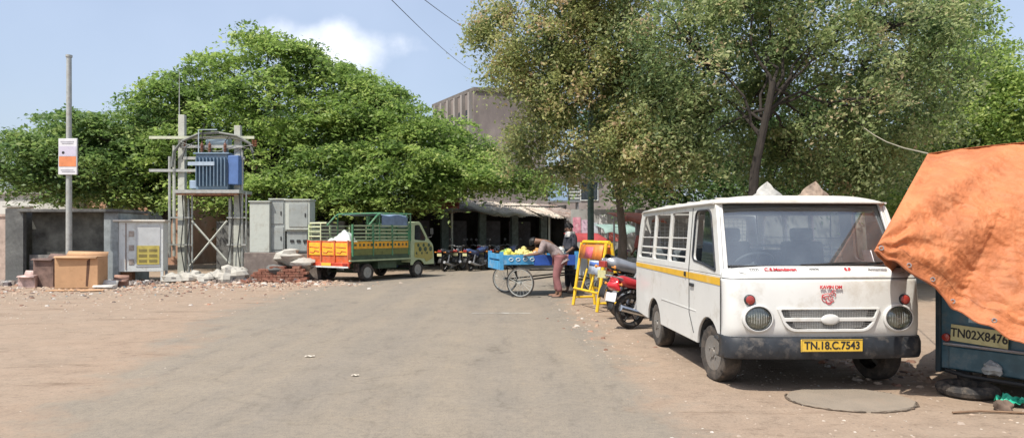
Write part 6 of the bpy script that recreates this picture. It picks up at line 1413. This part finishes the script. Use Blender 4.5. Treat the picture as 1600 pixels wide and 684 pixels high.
def tarp():
    # outline points (metres): left edge from ridge down to the stretched corner, lower hem, upper ridge
    top = [at(1450, 240, 6.9), at(1490, 233, 6.85), at(1540, 226, 6.7), at(1600, 219, 6.5), at(1680, 212, 6.2), at(1800, 205, 5.8)]
    bot = [at(1366, 392, 5.75), at(1418, 418, 5.72), at(1462, 448, 5.75), at(1500, 484, 5.72), at(1600, 532, 5.45), at(1760, 600, 5.0)]
    def lerp_l(L_, u):
        q = u * (len(L_) - 1); i = min(int(q), len(L_) - 2); f = q - i; f2 = f
        return L_[i].lerp(L_[i + 1], f2)
    NU_, NV_ = 200, 170
    def f(u, v):
        a = lerp_l(top, u); b_ = lerp_l(bot, u)
        # left edge silhouette: straight, faint belly
        p = a.lerp(b_, v)
        out = Vector((-.35, -.9, .25)).normalized()
        belly = .26 * math.sin(math.pi * min(1, v)) * (0.35 + .65 * math.sin(math.pi * min(1, u * 1.2 + .1)))
        p = p + out * (belly - .10 * u)
        q = Vector((p.x, p.y, p.z))
        # folds hanging from the ridge and tension folds radiating from the corner
        w1 = mnoise.noise(Vector((u * 4 + v * 2.2, v * 1.8, 1))) * .12
        w2 = abs(mnoise.noise(Vector((q.x * 5.0 + q.z * 2.8, q.z * 6.5, 3)))) * -.050
        w3 = abs(mnoise.noise(Vector((q.x * 13, q.z * 17 + q.x * 5, 7)))) * -.018
        w5 = abs(mnoise.noise(Vector((q.x * 30, q.z * 34, 9)))) * -.007
        ang_ = math.atan2(v - 1.0, u + .05); w4 = .028 * math.sin(ang_ * 15 + 2 * mnoise.noise(q * 2)) * max(0, 1 - math.hypot(u, v - 1) * 1.1)
        edge = min(1, u * 12) * min(1, (1 - v) * 9 + .25)
        return p + out * ((w1 + w2 + w3 + w4) * (.25 + .75 * edge) + w5) + Vector((0, 0, .014 * math.sin(u * 37 + 3 * math.sin(u * 9)) * v))
    m = MB().grid(NU_, NV_, f)
    # the part lying back over the roof
    def g_(u, v):
        a = lerp_l(top, u); back = Vector((.95, 1.6, -.10))
        p = a + Vector((-.35, -.9, .25)).normalized() * (-.10 * u) + back * v + Vector((0, 0, .05 * mnoise.noise(Vector((u * 6, v * 5, 2))) * min(1, v * 6) - .25 * v * v))
        return p
    m2 = MB().grid(60, 30, g_)
    # left skirt falling behind the corner
    def h_(u, v):
        a = top[0] + Vector((.95, 1.6, -.35)) * u; b_ = bot[0].lerp(Vector((4.6, 7.9, .75)), u)
        p = a.lerp(b_, v); k = min(1, u * 5)
        return p + Vector((-.8, .4, 0)) * (.05 * mnoise.noise(Vector((u * 7, v * 4, 4))) * k)
    m3 = MB().grid(40, 40, h_)
    mt = mat('tarpaulin_orange', (.50, .165, .058), .66, var=.16, vscale=2.2, dirt=(.48, .215, .10), dirt_amt=.4, dscale=4, bump=.55, bscale=26)
    t = thing('tarpaulin', 'large crumpled orange tarpaulin stretched over the teal three wheeler, one corner pulled forward', 'tarpaulin', (4.2, 6.6, 0))
    for mm, nm in ((m, 'front_sheet'), (m2, 'top_sheet'), (m3, 'side_sheet')):
        mm.v = [(x - 4.2, y - 6.6, z) for x, y, z in mm.v]
        mm.build(nm, mt, t, 70, solid=.004)
    hem = MB().tube([Vector(f(k / 60, 1)) - Vector((4.2, 6.6, 0)) for k in range(61)], .010, 6).build('hem_rope', mat('hem', (.45, .15, .06), .7), t)
    for k in (.03, .2, .37, .54, .71):
        c_ = f(k, .975) - Vector((4.2, 6.6, 0)) + Vector((-.35, -.9, .25)) * .006
        MB().tube([c_ + Vector((.016 * math.cos(a), -.004 * math.cos(a), .016 * math.sin(a))) for a in [2 * math.pi * j / 12 for j in range(12)]], .005, 5, close=True).build('eyelet', steel, t)
    MB().tube([Vector(f(k / 80, .93)) - Vector((4.2, 6.6, 0)) for k in range(78)], .0035, 4).build('seam', mat('seam', (.30, .10, .04), .7), t)
    # rope from the ridge corner up to the neem trunk
    a = top[0]; b_ = at(1358, 200, 9.5)
    e = at(1350, 200, 12.5)
    o = MB().tube([a, a.lerp(e, .25) - Vector((0, 0, .05)), a.lerp(e, .5) - Vector((0, 0, .07)), a.lerp(e, .75) - Vector((0, 0, .05)), e], .007, 5).build('tie_rope', mat('rope_pale', (.38, .34, .25), .8), None)
    tag(o, 'pale rope running from the tarpaulin ridge up into the leaves of the forked tree', 'rope')
tarp()

# ------------------------------------------------------------------ overhead wires
wm = mat('wire', (.03, .03, .03), .6)
def wire(lab, a, b_, sag):
    P = [a.lerp(b_, k / 24) - Vector((0, 0, sag * 4 * (k / 24) * (1 - k / 24))) for k in range(25)]
    o = MB().tube(P, .012, 5).build('overhead_wire', wm, None); tag(o, lab, 'wire')
wire('longer dark overhead wire dropping from the sky towards the concrete building', at(590, -22, 18), at(752, 118, 60), .35)
wire('second dark overhead wire, closer to the crown of the thin yellowing tree', at(640, -18, 19), at(775, 66, 60), .3)

# ------------------------------------------------------------------ ground details
# round concrete cover with a cracked rim
t = thing('manhole_cover', 'round concrete manhole cover with a chipped dark rim in the dirt before the van', 'manhole cover', (gx(1325, 6.15), 6.12, 0))
dc = [(1.02 * math.cos(a), math.sin(a)) for a in [2 * math.pi * k / 60 for k in range(60)]]
slab = mat('slab_concrete', (.26, .215, .165), .95, var=.08, vscale=3, dirt=(.25, .19, .14), dirt_amt=.3, dscale=6, bump=.4, bscale=60)
MB().add([(.52 * (1 + .015 * math.sin(5 * k)) * x, .42 * (1 + .015 * math.sin(5 * k)) * y, .018) for k, (x, y) in enumerate(dc)] + [(.53 * x, .43 * y, 0) for x, y in dc], [tuple(range(60))] + [(k, 60 + k, 60 + (k + 1) % 60, (k + 1) % 60) for k in range(60)]).build('slab', slab, t, 30)
rim = MB(); rimm = mat('rim_dark', (.12, .09, .065), .95, var=.3, vscale=20)
for a0, a1 in ((150, 262), (266, 352), (20, 60)):
    P = []
    for k in range(30):
        a = R(a0 + (a1 - a0) * k / 29); w_ = 1 + .03 * mnoise.noise(Vector((a * 6, 0, 0))); P.append((.545 * w_ * math.cos(a), .44 * w_ * math.sin(a), .008))
    rim.tube(P, [.004 + .012 * abs(mnoise.noise(Vector((k * .6, a0, 2)))) * 2 for k in range(30)], 5)
rim.build('cracked_rim', rimm, t)

def scatter(name, lab, areas, size, cols, flat=.35, kind='stuff', cat=None, avoid=()):
    Vs = []; Fs = []; T = []; k = 0
    for (fn, n, smul) in areas:
        for _ in range(n):
            x, y = fn(); s = size * smul * rng.uniform(.4, 1.0) ** 1.6 * 1.4
            if any(abs(x - ax) < aw and abs(y - ay) < ah for ax, ay, aw, ah in avoid): continue
            m = 5; a0 = rng.uniform(0, 6.28); base = []
            for j in range(m):
                a = a0 + 2 * math.pi * j / m + rng.uniform(-.3, .3); q = s * rng.uniform(.6, 1.1)
                base.append((x + q * math.cos(a), y + q * math.sin(a), 0.001))
            topv = [(x + (bx_ - x) * .6, y + (by_ - y) * .6, s * flat * rng.uniform(.6, 1.3)) for bx_, by_, _ in base]
            Vs += base + topv
            for j in range(m):
                j2 = (j + 1) % m; Fs.append((k + j, k + j2, k + m + j2, k + m + j)); T.append(len(T))
            Fs.append(tuple(k + m + j for j in range(m)))
            c = rng.random(); T = T[:len(Fs) - (m + 1)] + [c] * (m + 1); k += 2 * m
    me = bpy.data.meshes.new(name); me.from_pydata(Vs, [], Fs); me.update()
    a = me.attributes.new('tint', 'FLOAT', 'FACE'); a.data.foreach_set('value', np.array(T, dtype=np.float32))
    o = link_mesh(name, me, cols, None, 0); tag(o, lab, cat, None, kind); return o
peb = tint_mat('pebble_tints', [(0, (.30, .22, .16)), (.3, (.40, .32, .25)), (.6, (.22, .17, .13)), (.8, (.48, .42, .35)), (.95, (.5, .46, .40))])
av = [(2.9, 8.3, 1.0, 2.0)]
def gau(cx, cy, sx, sy): return lambda: (rng.normal(cx, sx), rng.normal(cy, sy))
def uni(x0, x1, y0, y1): return lambda: (rng.uniform(x0, x1), rng.uniform(y0, y1))
scatter('gravel', 'small stones and grit strewn over the dirt verges', [(uni(1.0, 5, 3.5, 9), 1500, 1), (uni(.8, 2.0, 8, 17), 700, 1.3), (uni(-9, -3.5, 4, 12), 500, 1), (uni(-16, -5, 12, 19), 1300, 1.4), (uni(-4, 1, 3.5, 14), 260, .7)], .013, peb)
lit = tint_mat('litter_tints', [(0, (.34, .23, .16)), (.2, (.36, .29, .23)), (.38, (.20, .11, .075)), (.55, (.40, .30, .22)), (.78, (.50, .46, .41)), (.85, (.12, .09, .075)), (.94, (.38, .19, .12)), (.985, (.15, .26, .3))])
scatter('litter', 'rubbish, brick chips and broken rubble along the far kerb', [(gau(-10.3, 19.0, 2.6, .7), 800, 1), (gau(-12, 17.4, 1.9, .8), 300, .8), (gau(-7.0, 20.0, 1.2, .5), 360, 1.0), (gau(-9.5, 21.3, 1.4, .5), 260, 1.7), (gau(-6.3, 20.8, .6, .4), 120, 1.6), (uni(-13, -5, 14, 18), 160, .7), (gau(4.05, 7.6, .25, .5), 130, .9), (gau(4.6, 5.6, .35, .2), 40, .6), (gau(2.2, 4.75, .6, .15), 70, .5), (gau(1.3, 12, .3, 1.5), 60, .7)], .06, lit, .4)
scatter('rubbish_heap', 'dark mixed rubbish and broken bricks heaped in and before the concrete shelter', [(gau(-13.3, 20.25, .8, .15), 260, 1), (gau(-14.6, 19.9, .35, .2), 80, .8), (gau(-11.2, 20.2, .5, .2), 120, .8), (gau(-8.2, 21.2, .9, .25), 160, .9)], .13, tint_mat('rubbish_tints', [(0, (.16, .13, .11)), (.3, (.26, .22, .19)), (.5, (.10, .08, .08)), (.7, (.34, .31, .28)), (.85, (.28, .15, .10)), (.95, (.5, .48, .45))]), .7)
for k, (px, py, rx, ry, c, lab) in enumerate([(484, 558, .055, .012, (.66, .6, .5), 'pale scrap of paper lying alone on the middle of the road'), (555, 588, .035, .010, (.62, .56, .46), 'smaller paper scrap nearer the front on the road')]):
    Y = gy(py); o = MB().grid(7, 5, lambda u, v: ((2 * u - 1) * rx, (2 * v - 1) * ry * 2, .010 + .012 * abs(math.sin(5 * u + 3 * v)))).build('paper_scrap', mat('scrap%d' % k, c, .8), None, 60); o.location = (gx(px, Y), Y, .002); tag(o, lab, 'paper')
# worn white transverse mark on the asphalt
o = MB().bx(-.75, .35, 12.75, 12.83, .0075, .0085).bx(-.2, -.05, 12.70, 12.86, .008, .0095).build('road_marking', mat('worn_white', (.40, .38, .33), .9, var=.2, vscale=6, dirt=(.25, .22, .18), dirt_amt=.7, dscale=8), None); tag(o, kind='structure')
# plastic and a brown lump at the near corner
o = MB().rock((0, 0, .02), .07, 5, .7).build('stone', mat('stone_brown', (.17, .12, .09), .9, var=.3), None, 60); o.location = (gx(1568, 5.75), 5.75, .02); tag(o, 'round brown stone on the dirt below the orange tarpaulin', 'stone')
o = MB().tube([(-.35, .0, .015), (-.1, .03, .02), (.3, -.02, .015)], .010, 5).build('stick', wood, None); o.location = (gx(1555, 5.65), 5.65, .0); tag(o, 'thin dry stick beside the round brown stone', 'stick')
o = MB().grid(12, 12, lambda u, v: ((u - .5) * .22 + .02 * math.sin(9 * v), (v - .5) * .16, .03 + .06 * abs(mnoise.noise(Vector((u * 4, v * 4, 1)))) * 2)).build('plastic_bag', mat('plastic_green', (.03, .45, .28), .35, var=.1), None, 60, solid=.003); o.location = (gx(1588, 5.85), 5.9, .0); tag(o, 'crumpled bright green plastic bag by the teal three wheeler', 'bag')
